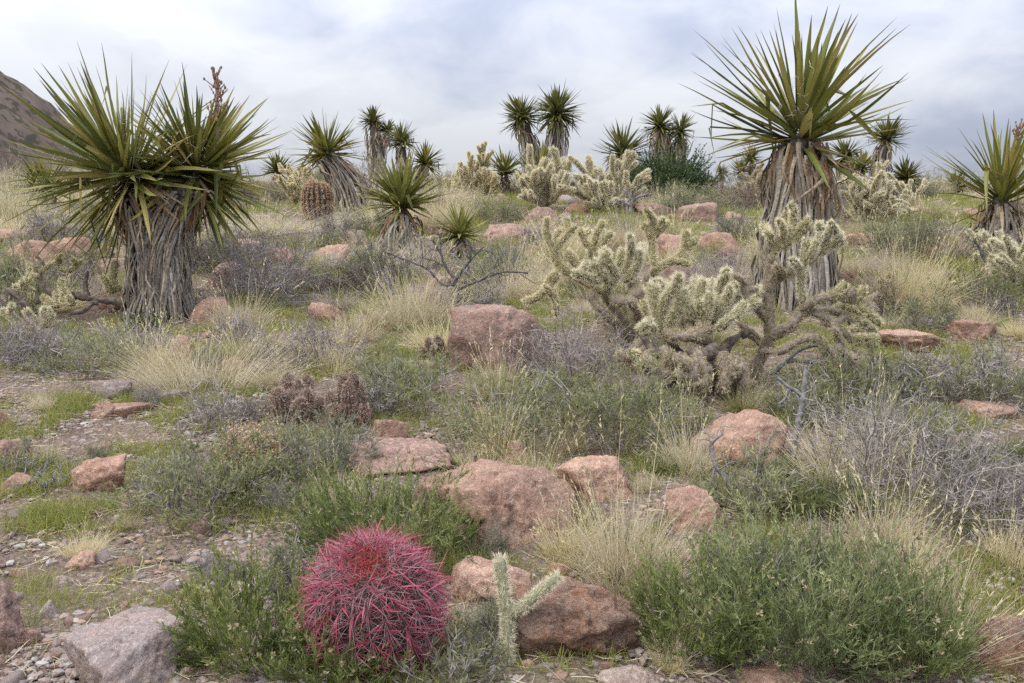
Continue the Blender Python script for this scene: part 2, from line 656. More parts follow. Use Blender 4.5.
leaf_mat("yucca_dead", [(0.158, 0.134, 0.110), (0.277, 0.243, 0.198), (0.409, 0.365, 0.300), (0.330, 0.262, 0.180), (0.224, 0.192, 0.156)], trans=0.05, rough=0.85, objvar=0.06, streak=0.35)
leaf_mat("yucca_dead_brown", [(0.180, 0.098, 0.047), (0.300, 0.190, 0.095), (0.432, 0.345, 0.231), (0.132, 0.081, 0.044)], trans=0.08, rough=0.8, objvar=0.06, streak=0.35)
leaf_mat("yucca_fibre", [(0.42, 0.40, 0.36), (0.6, 0.58, 0.52)], trans=0.1, objvar=0)
wood_mat("yucca_bark", (0.05, 0.04, 0.032), (0.13, 0.11, 0.09))
leaf_mat("flower_stalk", [(0.20, 0.12, 0.08), (0.32, 0.21, 0.15)], trans=0.05, objvar=0)
# cholla
leaf_mat("cholla_spine", [(0.656, 0.558, 0.342), (0.880, 0.762, 0.507), (0.880, 0.880, 0.657)], trans=0.35, rough=0.5, objvar=0.05)
leaf_mat("cholla_spine_white", [(0.694, 0.619, 0.425), (0.862, 0.779, 0.572), (0.880, 0.853, 0.691)], trans=0.38, rough=0.5, objvar=0.03)
leaf_mat("cholla_spine_old", [(0.373, 0.305, 0.194), (0.557, 0.457, 0.286), (0.714, 0.610, 0.390)], trans=0.15, objvar=0.05)
wood_mat("cholla_stem", (0.13, 0.125, 0.055), (0.21, 0.19, 0.095), 60)
wood_mat("cholla_stem_pale", (0.20, 0.20, 0.12), (0.30, 0.29, 0.19), 60)
wood_mat("cholla_stem_old", (0.12, 0.10, 0.075), (0.30, 0.25, 0.19), 55)
wood_mat("cholla_wood", (0.055, 0.042, 0.034), (0.20, 0.155, 0.125), 35, 0.9)
wood_mat("dead_wood", (0.12, 0.11, 0.105), (0.30, 0.285, 0.275), 40, 0.6)
wood_mat("dead_wood_dark", (0.05, 0.046, 0.045), (0.15, 0.14, 0.14), 40, 0.6)
# barrel and hedgehog cacti
wood_mat("barrel_flesh", (0.045, 0.045, 0.03), (0.085, 0.075, 0.055), 25)
leaf_mat("barrel_spine", [(0.252, 0.030, 0.054), (0.378, 0.055, 0.094), (0.483, 0.110, 0.152), (0.473, 0.190, 0.227)], tip=(0.40, 0.14, 0.15), trans=0.06, rough=0.5, objvar=0)
leaf_mat("barrel_spine_crown", [(0.26, 0.035, 0.045), (0.38, 0.06, 0.06), (0.42, 0.12, 0.075)], trans=0.06, objvar=0)
leaf_mat("barrel_spine_grey", [(0.27, 0.10, 0.12), (0.37, 0.20, 0.22), (0.44, 0.33, 0.33)], trans=0.06, objvar=0)
leaf_mat("barrel_spine_brown", [(0.382, 0.197, 0.115), (0.536, 0.318, 0.189), (0.637, 0.454, 0.297)], trans=0.08, objvar=0)
leaf_mat("hedgehog_spine", [(0.291, 0.194, 0.149), (0.426, 0.312, 0.241), (0.560, 0.463, 0.380), (0.381, 0.225, 0.138)], trans=0.08, objvar=0.05)
wood_mat("hedgehog_flesh", (0.07, 0.045, 0.035), (0.14, 0.10, 0.07), 40)
# shrubs and grasses
leaf_mat("broom_leaf", [(0.102, 0.128, 0.045), (0.150, 0.186, 0.058), (0.210, 0.249, 0.081), (0.282, 0.307, 0.118), (0.342, 0.336, 0.157)], trans=0.32)
leaf_mat("sage_leaf", [(0.147, 0.165, 0.071), (0.222, 0.238, 0.102), (0.296, 0.296, 0.135), (0.281, 0.283, 0.091)], trans=0.32)
leaf_mat("greygreen_leaf", [(0.148, 0.157, 0.085), (0.222, 0.226, 0.123), (0.296, 0.288, 0.170)], trans=0.32)
leaf_mat("creosote_leaf", [(0.045, 0.072, 0.026), (0.075, 0.112, 0.042), (0.115, 0.155, 0.062)], trans=0.10, spec=0.1, objvar=0.08)
leaf_mat("twig_grey", [(0.166, 0.144, 0.132), (0.273, 0.238, 0.219), (0.404, 0.359, 0.325)], trans=0.0, rough=0.85, objvar=0.12)
leaf_mat("twig_brown", [(0.10, 0.082, 0.065), (0.18, 0.15, 0.12), (0.26, 0.22, 0.18)], trans=0.0, rough=0.85, objvar=0.12)
leaf_mat("rust_leaf", [(0.17, 0.12, 0.07), (0.25, 0.18, 0.10), (0.32, 0.26, 0.16)], trans=0.15)
leaf_mat("straw", [(0.410, 0.336, 0.209), (0.570, 0.484, 0.325), (0.730, 0.638, 0.473), (0.410, 0.369, 0.198)], trans=0.38, objvar=0.12)
leaf_mat("straw_pale", [(0.495, 0.413, 0.234), (0.674, 0.582, 0.351), (0.825, 0.724, 0.468)], trans=0.36, objvar=0.08)
leaf_mat("straw_pink", [(0.381, 0.302, 0.242), (0.515, 0.437, 0.363), (0.605, 0.526, 0.440)], trans=0.3, objvar=0.08)
leaf_mat("grass_green", [(0.159, 0.202, 0.040), (0.234, 0.276, 0.057), (0.325, 0.323, 0.086), (0.454, 0.377, 0.138)], tip=(0.30, 0.28, 0.13), tip_at=0.8, trans=0.3, objvar=0)
leaf_mat("flower_tan", [(0.33, 0.25, 0.15), (0.42, 0.34, 0.21), (0.30, 0.27, 0.14)], trans=0.2, objvar=0.1)
leaf_mat("flower_orange", [(0.437, 0.304, 0.154), (0.513, 0.380, 0.231), (0.437, 0.351, 0.253)], trans=0.2, objvar=0)
# rocks
rock_mat("rock_mauve", (0.330, 0.206, 0.160), (0.423, 0.275, 0.215), (0.198, 0.144, 0.121), (0.556, 0.424, 0.332), 0.55)
rock_mat("rock_pink", (0.420, 0.246, 0.175), (0.523, 0.336, 0.244), (0.255, 0.168, 0.132), (0.637, 0.480, 0.361), 0.45)
rock_mat("rock_orange", (0.494, 0.258, 0.155), (0.517, 0.348, 0.259), (0.230, 0.150, 0.115), (0.575, 0.480, 0.402), 0.55, 0.9)
rock_mat("rock_grey", (0.355, 0.290, 0.262), (0.300, 0.236, 0.215), (0.42, 0.30, 0.24), (0.50, 0.45, 0.42), 0.4)
rock_mat("rock_dark", (0.190, 0.165, 0.158), (0.270, 0.225, 0.205), (0.075, 0.068, 0.066), (0.40, 0.37, 0.34), 0.75, 0.9)
rock_mat("rock_tan", (0.370, 0.270, 0.215), (0.430, 0.330, 0.270), (0.24, 0.17, 0.14), (0.50, 0.43, 0.37), 0.45)

# ------------------------------------------------------------------ the ground, the hill
def geo(a, b, n):
    return list(np.geomspace(a, b, n))


def ground_material():
    m, nt, N, L = new_mat("desert_ground")
    out = N("ShaderNodeOutputMaterial")
    tc = N("ShaderNodeTexCoord")

    def noise(s, d, r=0.6, off=0.0):
        mp = N("ShaderNodeMapping"); mp.inputs["Location"].default_value = (off, off * 1.7, 0)
        L(tc.outputs["Object"], mp.inputs["Vector"])
        n = N("ShaderNodeTexNoise"); n.inputs["Scale"].default_value = s
        n.inputs["Detail"].default_value = d; n.inputs["Roughness"].default_value = r
        L(mp.outputs[0], n.inputs["Vector"])
        return n.outputs[0]

    def vor(s, feat="F1"):
        n = N("ShaderNodeTexVoronoi"); n.inputs["Scale"].default_value = s; n.feature = feat
        L(tc.outputs["Object"], n.inputs["Vector"])
        return n
    a = ramp_node(N, [(0.35, (0.16, 0.115, 0.088)), (0.5, (0.235, 0.170, 0.132)), (0.68, (0.31, 0.235, 0.19))])
    L(noise(2.2, 8, 0.7), a.inputs[0])
    col = a.outputs[0]
    v1 = vor(55)                                           # gravel grains, each of its own tint
    rp = ramp_node(N, [(0.0, (0.17, 0.12, 0.10)), (0.35, (0.27, 0.20, 0.165)), (0.6, (0.33, 0.27, 0.24)), (0.8, (0.36, 0.23, 0.165)), (1.0, (0.44, 0.40, 0.36))])
    sp = N("ShaderNodeSeparateColor"); L(v1.outputs["Color"], sp.inputs[0]); L(sp.outputs[0], rp.inputs[0])
    gm = ramp_node(N, [(0.42, (0, 0, 0)), (0.58, (1, 1, 1))]); L(noise(3.5, 5, 0.6, 5), gm.inputs[0])
    g2 = N("ShaderNodeMath"); g2.operation = "MULTIPLY"; g2.inputs[1].default_value = 0.75; L(gm.outputs[0], g2.inputs[0])
    col = mixc(N, L, g2.outputs[0], col, rp.outputs[0])
    lt = ramp_node(N, [(0.50, (0, 0, 0)), (0.62, (1, 1, 1))]); L(noise(1.3, 7, 0.65, 11), lt.inputs[0])
    l2 = N("ShaderNodeMath"); l2.operation = "MULTIPLY"; l2.inputs[1].default_value = 0.45; L(lt.outputs[0], l2.inputs[0])
    col = mixc(N, L, l2.outputs[0], col, (0.20, 0.19, 0.085))   # thin moss and seedling cover
    p = N("ShaderNodeBsdfPrincipled"); p.inputs["Roughness"].default_value = 0.95
    p.inputs["Specular IOR Level"].default_value = 0.1
    L(col, p.inputs["Base Color"])
    b = N("ShaderNodeBump"); b.inputs["Strength"].default_value = 1.0; b.inputs["Distance"].default_value = 0.035
    s = N("ShaderNodeMath"); s.operation = "ADD"
    L(noise(14, 8, 0.7), s.inputs[0]); L(v1.outputs["Distance"], s.inputs[1])
    L(s.outputs[0], b.inputs["Height"]); L(b.outputs[0], p.inputs["Normal"])
    L(p.outputs[0], out.inputs[0])
    return m


def build_ground():
    xs = np.array(sorted(set([-x for x in geo(16, 6000, 26)] + list(np.arange(-15.9, 16, 0.12)) + geo(16, 6000, 26))))
    ys = np.array(sorted(set(list(np.arange(-6, 1, 0.5)) + list(np.arange(1, 12, 0.08)) + list(np.arange(12, 34, 0.18)) + geo(34, 6000, 40))))
    X, Y = np.meshgrid(xs, ys)
    Z = gz(X.ravel(), Y.ravel())
    near = (Y.ravel() < 12) & (np.abs(X.ravel()) < 14)
    q = np.stack([X.ravel(), Y.ravel(), 0 * Z], 1)
    Z = Z + np.where(near, 0.012 * fbm(q * 6, 40, 3), 0)
    nx, ny = len(xs), len(ys)
    i = (np.arange(ny - 1) * nx)[:, None] + np.arange(nx - 1)[None, :]
    f = np.stack([i, i + 1, i + nx + 1, i + nx], -1).reshape(-1, 4)
    mb = MB()
    mb.add(np.stack([X.ravel(), Y.ravel(), Z], 1), f4=f)
    o = mb.build("ground", ground_material(), smooth=True)
    tag(o, kind="structure")


def build_hill():
    """the dark stony hill beyond the ridge, cut by the frame on the left"""
    m, nt, N, L = new_mat("hill_stone")
    out = N("ShaderNodeOutputMaterial")
    tc = N("ShaderNodeTexCoord")
    n1 = N("ShaderNodeTexNoise"); n1.inputs["Scale"].default_value = 0.06; n1.inputs["Detail"].default_value = 9; n1.inputs["Roughness"].default_value = 0.68
    n2 = N("ShaderNodeTexNoise"); n2.inputs["Scale"].default_value = 0.28; n2.inputs["Detail"].default_value = 5
    L(tc.outputs["Object"], n1.inputs["Vector"]); L(tc.outputs["Object"], n2.inputs["Vector"])
    r = ramp_node(N, [(0.35, (0.085, 0.064, 0.052)), (0.5, (0.13, 0.10, 0.080)), (0.66, (0.175, 0.132, 0.10))]); L(n1.outputs[0], r.inputs[0])
    r2 = ramp_node(N, [(0.52, (0, 0, 0)), (0.58, (0.85, 0.85, 0.85))]); L(n2.outputs[0], r2.inputs[0])
    col = mixc(N, L, r2.outputs[0], r.outputs[0], (0.05, 0.05, 0.034))
    p = N("ShaderNodeBsdfPrincipled"); p.inputs["Roughness"].default_value = 0.95
    p.inputs["Specular IOR Level"].default_value = 0.05
    L(col, p.inputs["Base Color"]); L(p.outputs[0], out.inputs[0])
    xs, ys = np.linspace(-420, -60, 200), np.linspace(180, 480, 120)
    X, Y = np.meshgrid(xs, ys)
    x, y = X.ravel(), Y.ravel()
    u = np.clip((-128 - x) / 120.0, 0, 1)                    # climbs towards -X
    v = np.clip(1 - ((y - 300) / 130.0) ** 2, 0, 1)
    q = np.stack([x, y, 0 * x], 1)
    h = 118 * u ** 0.85 * v ** 0.8
    h = h + 7 * fbm(q * 0.02, 21, 6, 0.55) * np.clip(h / 22, 0, 1) + 2.2 * fbm(q * 0.12, 22, 4) * np.clip(h / 15, 0, 1)
    Z = gz(x, y) - 0.6 + h
    nx, ny = len(xs), len(ys)
    i = (np.arange(ny - 1) * nx)[:, None] + np.arange(nx - 1)[None, :]
    f = np.stack([i, i + 1, i + nx + 1, i + nx], -1).reshape(-1, 4)
    mb = MB(); mb.add(np.stack([x, y, Z], 1), f4=f)
    tag(mb.build("hill", m, smooth=True), kind="structure")


# ------------------------------------------------------------------ builders: rocks
def rock_mesh(rng, sx, sy, sz, sub=4, cuts=14, rough=0.07, flat=0.0, tilt=0.0, ball=1.22):
    """a boulder broken along a few planes, then weathered; sizes are full extents"""
    d, f = ICO[sub]
    n = nrm(rng.normal(size=(cuts, 3)))
    n = np.vstack([n, [[0, 0, 1.0]]]) if flat else n
    h = rng.uniform(0.58, 0.90, len(n))
    if flat:
        h[-1] = 1 - flat
    dots = np.maximum(d @ n.T, 1e-3)
    k = 55.0
    r = np.concatenate([np.full((len(d), 1), ball), h[None] / dots], 1)
    r = -np.log(np.mean(np.exp(-k * np.clip(r, 0, 3)), 1)) / k - np.log(len(n) + 1) / k
    s = int(rng.integers(1e6))
    r = r * (1 + 0.06 * vnoise(d * 1.6, s) + rough * fbm(d * 4.0, s + 1, 4, 0.6) - 0.05 * np.clip(fbm(d * 9, s + 5, 2) - 0.35, 0, 1))
    if sub >= 4:                                             # cracks and broken steps
        cr = vnoise(d * np.array([1.9, 1.9, 3.4]) + 0.25 * fbm(d * 5, s + 8, 2)[:, None], s + 7)
        r = r - 0.06 * np.exp(-(cr / 0.035) ** 2) - 0.02 * np.clip(np.floor(cr * 4) / 4, -0.5, 0.5)
        r = r + 0.012 * fbm(d * 16, s + 9, 3, 0.6)
    v = d * r[:, None]
    e = v.max(0) - v.min(0)
    v = v / e * np.array([sx, sy, sz])
    if tilt:
        c, s_ = math.cos(tilt), math.sin(tilt)
        v = np.stack([v[:, 0] * c - v[:, 2] * s_, v[:, 1], v[:, 0] * s_ + v[:, 2] * c], 1)
    return v, f


OCC = []            # (x, y, r) taken by things already placed
PROT = []           # (x0, y0, x1, y1, depth) in view: what later, nearer plants should leave in sight


def fit_box(cx, yb, w, h, dfac=0.8, hmin=0.45):
    """pixel box -> ground point at its middle, width, depth and height in metres"""
    p = place(cx, yb)
    d = depth_of(p)
    wm, hm = w * d / F, h * d / F
    dm = wm * dfac
    PROT.append((cx - w / 2, yb - h, cx + w / 2, yb - h * 0.12, d))
    hd = p - CAM
    s = -hd[2] / max(np.linalg.norm(hd[:2]), 1e-6)
    H_ = max(hm * hmin, hm - max(s, 0.03) * dm * 0.55)
    dirn = hd[:2] / np.linalg.norm(hd[:2])
    c = p[:2] + dirn * dm * 0.42
    return np.array([c[0], c[1], min(p[2], g1(*c))]), wm, dm, H_, d


def rock(cx, yb, w, h, mat, label, seed, dfac=0.8, flat=0.0, tilt=0.0, cuts=14, name="boulder", cat="rock", group=None, rough=0.07, bury=0.75, rz=None, ball=1.22):
    rng = np.random.default_rng(seed)
    if yb < 300:
        h = h * 0.86
    c, wm, dm, hm, d = fit_box(cx, yb, w, h, dfac)
    if seed % 2 and w < 60:
        PROT.pop()
    sub = 5 if w > 45 and d < 8 else 4 if w > 18 else 3
    H_ = hm * (1 + bury)
    v, f = rock_mesh(rng, wm, dm, H_, sub, cuts, rough, flat, tilt, ball)
    mb = MB(); mb.add(v, f3=f)
    o = mb.build(name, MATS[mat], smooth=True)
    o.location = (c[0], c[1], c[2] + hm - v[:, 2].max() - 0.004)
    o.rotation_euler = (0, 0, rng.uniform(-0.25, 0.25) if rz is None else rz)
    tag(o, label, cat, group)
    OCC.append((c[0], c[1], max(wm, dm) * 0.42))
    return o


# ------------------------------------------------------------------ builders: shrubs and grasses
def shrub_parts(kind, rng, w, h, detail=1.0):
    """returns [(part name, MB, material)]; sizes in metres, detail scales the counts"""
    A = w * h
    out = []
    th = 1.0 / max(detail, 0.2) ** 0.5         # thicker strokes where fewer are built
    if kind == "broom":                        # upright green stems with narrow leaves, straw flower heads
        P = dome(rng, int(60 + 1900 * A * detail), w, h, 26, 6, droop=-0.2, wob=0.10, lo=0.75, hi=1.1, spread=0.62)
        S = MB(); ribbons(S, P, 0.0024 * th * np.ones(len(P)), prof_line(7), rng)
        T = twigs_on(rng, P, int(len(P) * 3.2), 0.26 * h, 0.42, 3, 0.35, 0.98, -0.3, 0.12)
        Fm = MB()
        ribbons(Fm, T, 0.0021 * th * np.ones(len(T)), prof_line(4), rng)
        leaves_on(Fm, rng, P, int(60000 * A * detail), 0.017 * th, 0.0026 * th, 0.40, 0.3, 0.25, young=h)
        leaves_on(Fm, rng, T, int(120000 * A * detail), 0.015 * th, 0.0026 * th, 0.45, 0.1, 0.25, young=h)
        dt = dome(rng, int(8 + 60 * A), w * 1.02, h * 1.08, 20, 6, -0.15, 0.2, 0.7, 1.05, 0.5)
        du = twigs_on(rng, dt, len(dt) * 5, 0.2 * h, 0.7, 3, 0.35, 1.0, -0.2, 0.2)
        DT = MB()
        ribbons(DT, dt, 0.0032 * np.ones(len(dt)), prof_line(7), rng); ribbons(DT, du, 0.0018 * np.ones(len(du)), prof_line(4), rng)
        out += [("stems", S, "twig_brown"), ("foliage", Fm, "broom_leaf"), ("dead_twigs", DT, "twig_grey")]
        Fl = MB()
        B = T[:, -1][rng.random(len(T)) < 0.09]
        if len(B):
            D = rng.normal(size=(len(B) * 7, 3)) * 0.7 + [0, 0, 0.8]
            ribbons(Fl, paths(np.repeat(B, 7, 0), D, 0.010 * th, 2), 0.004 * th, [0.5, 1, 0.5], rng)
            out.append(("flower_heads", Fl, "flower_tan"))
    elif kind in ("sage", "greygreen", "rust"):
        P = dome(rng, int(26 + 120 * A * detail), w, h, 12, 7, droop=-0.25, wob=0.16, lo=0.7, spread=0.35)
        T = twigs_on(rng, P, int(9 * len(P)), 0.30 * min(w, h * 1.4), 0.6, 4, 0.3, 1.0, -0.3, 0.16)
        U = twigs_on(rng, T, int(3 * len(T)), 0.12 * min(w, h * 1.4), 0.6, 3, 0.3, 1.0, -0.3, 0.12)
        S = MB()
        ribbons(S, P, 0.006 * th * np.ones(len(P)), prof_line(8), rng)
        ribbons(S, T, 0.0030 * th * np.ones(len(T)), prof_line(5), rng)
        ribbons(S, U, 0.0022 * th * np.ones(len(U)), prof_line(4), rng)
        Fm = MB()
        n = int((38000 if kind != "rust" else 26000) * A * detail)
        leaves_on(Fm, rng, U, int(n * 0.75), 0.021 * th, 0.0044 * th, 0.55, 0.15, 0.25)
        leaves_on(Fm, rng, T, int(n * 0.25), 0.021 * th, 0.0044 * th, 0.55, 0.45, 0.25)
        out += [("twigs", S, "twig_grey"), ("foliage", Fm, {"sage": "sage_leaf", "greygreen": "greygreen_leaf", "rust": "rust_leaf"}[kind])]
    elif kind == "creosote":
        P = dome(rng, int(30 + 80 * A * detail), w, h, 2, 7, droop=-0.05, wob=0.14, lo=0.80, hi=1.0, spread=0.4)
        T = twigs_on(rng, P, int(9 * len(P)), 0.3 * min(w, h * 1.4), 0.6, 4, 0.3, 1.0, -0.2, 0.15)
        S = MB()
        ribbons(S, P, 0.008 * th * np.ones(len(P)), prof_line(8), rng)
        ribbons(S, T, 0.0035 * th * np.ones(len(T)), prof_line(5), rng)
        Fm = MB(); leaves_on(Fm, rng, T, int(34000 * A * detail), 0.028, 0.011, 0.7, 0.2, 0.2)
        out += [("twigs", S, "twig_brown"), ("foliage", Fm, "creosote_leaf")]
    elif kind in ("twig", "twigbrown"):        # bare, finely branched, a few grey leaves
        P = dome(rng, int(30 + 110 * A * detail), w, h, 8, 7, droop=-0.15, wob=0.22, lo=0.7, spread=0.35)
        T = twigs_on(rng, P, int(9 * len(P)), 0.34 * min(w, h * 1.4), 0.75, 4, 0.25, 1.0, -0.25, 0.25)
        U = twigs_on(rng, T, int(4.5 * len(T)), 0.14 * min(w, h * 1.4), 0.8, 3, 0.25, 1.0, -0.2, 0.25)
        S = MB()
        ribbons(S, P, 0.0065 * th * np.ones(len(P)), prof_line(8), rng)
        ribbons(S, T, 0.0034 * th * np.ones(len(T)), prof_line(5), rng)
        U_ = MB(); ribbons(U_, U, 0.0023 * th * np.ones(len(U)), prof_line(4), rng)
        mt = "twig_grey" if kind == "twig" else "twig_brown"
        leaves_on(U_, rng, U, int(5000 * A * detail), 0.014 * th, 0.004 * th, 0.7, 0.2)
        out += [("branches", S, mt), ("twigs", U_, mt)]
    elif kind in ("straw", "strawpale", "strawpink", "strawgreen"):
        n = int((1100 + 5600 * A) * min(1.0, detail) * (0.5 if A < 0.03 else 1))
        if kind == "strawpink":
            P = dome(rng, n, w, h, 15, 6, droop=0.3, wob=0.10, lo=0.45, hi=1.05, spread=0.42, power=0.8)
        else:                                  # several leaning sub-clumps with bent and broken blades
            Ps, m = [], int(rng.integers(6, 10))
            for j in range(m):
                f_ = rng.uniform(0.35, 0.7)
                Q = dome(rng, n // m, w * f_, h * rng.uniform(0.6, 1.0), 52, 6, droop=rng.uniform(0.0, 0.7), wob=0.11, lo=0.30, hi=1.08, spread=0.55)
                a_, q_ = rng.uniform(0, 6.28), math.sqrt(rng.random()) * w * 0.36
                off = np.array([math.cos(a_) * q_, math.sin(a_) * q_, 0])
                lean = np.linspace(0, 1, 7)[None, :, None] ** 1.5 * (off * rng.uniform(0.2, 0.9) + np.append(rng.normal(size=2) * 0.05 * w, 0))
                Ps.append(Q + off * 0.8 + lean)
            P = np.concatenate(Ps)
            kink = rng.random(len(P)) < 0.12
            P[kink, 4:] = P[kink, 4][:, None] + (P[kink, 4:] - P[kink, 4][:, None]) * np.array([1, 1, -0.5])
        S = MB(); ribbons(S, P, 0.0026 * th * rng.uniform(0.6, 1.3, len(P)), prof_line(7), rng, twist=rng.normal(size=len(P)) * 1.5)
        mt = {"straw": "straw", "strawpale": "straw_pale", "strawpink": "straw_pink", "strawgreen": "straw"}[kind]
        out.append(("blades", S, mt))
        k = P[rng.random(len(P)) < 0.05]
        Q = dome(rng, max(12, int(n * 0.02)), w * 1.05, h * 1.22, 50, 6, droop=0.3, wob=0.05, lo=0.85, spread=0.35)
        S2 = MB(); ribbons(S2, Q, 0.0022 * th * np.ones(len(Q)), prof_line(7), rng)
        leaves_on(S2, rng, Q, len(Q) * 10, 0.014 * th, 0.003 * th, 0.3, 0.75)
        out.append(("seed_stalks", S2, "straw_pale"))
        if kind == "strawgreen":
            G = MB()
            R = dome(rng, int(n * 0.45), w * 0.95, h * 0.75, 30, 5, droop=0.3, wob=0.08, lo=0.5, spread=0.45)
            ribbons(G, R, 0.003 * th * np.ones(len(R)), prof_line(6), rng)
            out.append(("green_blades", G, "grass_green"))
    return out


KIND = {  # mesh kind -> name, category, group
    "broom": ("green_shrub", "shrub", "green stemmed shrubs"),
    "sage": ("sage_bush", "shrub", "sage bushes on the slope"),
    "greygreen": ("sage_bush", "shrub", "sage bushes on the slope"),
    "rust": ("dry_shrub", "shrub", "dry rusty shrubs"),
    "creosote": ("leafy_bush", "shrub", "dense green bushes"),
    "twig": ("twig_shrub", "shrub", "bare grey twig shrubs"),
    "twigbrown": ("twig_shrub", "shrub", "bare grey twig shrubs"),
    "straw": ("bunchgrass", "grass tuft", "dry bunchgrass tufts"),
    "strawpale": ("bunchgrass", "grass tuft", "dry bunchgrass tufts"),
    "strawpink": ("bunchgrass", "grass tuft", "dry bunchgrass tufts"),
    "strawgreen": ("bunchgrass", "grass tuft", "dry bunchgrass tufts"),
}
POOL = {}


def pool(kind, size):
    """far plants share a few meshes: four of each kind and size"""
    key = (kind, size)
    if key not in POOL:
        L_ = []
        for s in range(4):
            rng = np.random.default_rng(abs(hash_str(kind)) % 9999 + s * 31 + int(size * 100))
            hh = 0.8 if "straw" in kind else 0.62
            L_.append((size, size * hh, [(n, mb.mesh(n), MATS[m]) for n, mb, m in shrub_parts(kind, rng, size, size * hh, 1.1 if kind == 'creosote' else 0.45)]))
            for n, me, m in L_[-1][2]:
                me.materials.append(m)
        POOL[key] = L_
    return POOL[key]


def hash_str(s):
    return sum((i + 1) * ord(c) * 131 for i, c in enumerate(s))


def shrub_at(kind, c, wm, hm, label, seed, near, group=None, name=None, cat=None, occ=True):
    rng = np.random.default_rng(seed)
    nm, ct, gr = KIND[kind]
    root = empty(name or nm, (c[0], c[1], c[2]), rng.uniform(0, 6.28))
    tag(root, label, cat or ct, group or gr)
    if near:
        for n, mb, m in shrub_parts(kind, rng, wm, hm, near):
            mb.build(n, MATS[m], root)
    else:
        size = 0.45 if wm < 0.62 else 0.9
        w0, h0, parts = pool(kind, size)[int(rng.integers(4))]
        for n, me, m in parts:
            o = bpy.data.objects.new(n, me)
            COL.objects.link(o)
            part(o, root)
        root.scale = (wm / w0, wm / w0, hm / h0)
    if occ:
        OCC.append((c[0], c[1], wm * 0.42))
    return root


def shrub(kind, cx, yb, w, h, label, seed, detail=None, **k):
    c, wm, dm, hm, d = fit_box(cx, yb, w, h, 0.85, 0.8)
    if "straw" in kind and kind != "strawpink":
        hm *= 1.3
    if detail is None:
        detail = 0.8 if d < 4.2 else 0.62 if d < 5.6 else 0.45 if d < 7.6 else 0
    return shrub_at(kind, c, wm * 1.04, hm * 1.03, label, seed, detail, **k)


# ------------------------------------------------------------------ builders: yuccas
def crown_mb(rng, centre, axis, L, n, thmax, wd, fold=0.5, core=0.12, droop=0.25, thmin=2.0, jitter=0.17):
    """a rosette of stiff bayonet leaves"""
    axis = nrm(np.asarray(axis, float))
    e1 = nrm(np.cross(axis, [0.3, 0.9, 0.1])); e2 = np.cross(axis, e1)
    n = int(n * (1.5 if L < 0.75 else 1.0))
    u = (np.arange(n) + 0.5) / n
    th = np.radians(thmin + (thmax - thmin) * u ** 0.68) + rng.normal(size=n) * jitter
    ph = np.arange(n) * 2.39996 + rng.normal(size=n) * 0.22
    ph = ph + 0.30 * np.sin(ph * 3 + rng.uniform(0, 6)) + 0.12 * np.sin(ph * 7 + rng.uniform(0, 6))
    rad = e1 * np.cos(ph)[:, None] + e2 * np.sin(ph)[:, None]
    D = axis * np.cos(th)[:, None] + rad * np.sin(th)[:, None]
    B = np.asarray(centre) + axis * (core * (1 - 2 * u))[:, None] + rad * 0.035 * (L / 0.8)
    ln = L * rng.uniform(0.66, 1.10, n) * (1 - 0.2 * (u < 0.12))
    bend = np.where(rng.random(n) < 0.55, -0.45 * rng.random(n), droop * 2.0 * rng.random(n)) * (0.25 + u)
    P = paths(B, D, ln, 7, bend, 0.035, rng)
    brk = np.nonzero((rng.random(n) < 0.16) & (u > 0.25))[0]       # snapped blades hang from a kink
    for i_ in brk:
        j_ = int(rng.integers(3, 6))
        seg = np.linalg.norm(P[i_, 1] - P[i_, 0])
        dd = nrm(P[i_, j_] - P[i_, j_ - 1] + rng.normal(size=3) * 0.45 + np.array([0, 0, -rng.uniform(0.2, 1.3)]))
        P[i_, j_ + 1:] = P[i_, j_] + dd * (np.arange(1, 8 - j_) * seg)[:, None]
    side = nrm(np.cross(D, np.broadcast_to(axis, D.shape)) + 1e-6)
    mb = MB()
    ribbons(mb, P, wd * rng.uniform(0.85, 1.15, n), [0.85, 0.95, 1.0, 0.96, 0.84, 0.64, 0.36, 0.03], rng, side=side, fold=fold, twist=rng.normal(size=n) * 0.25)
    return mb


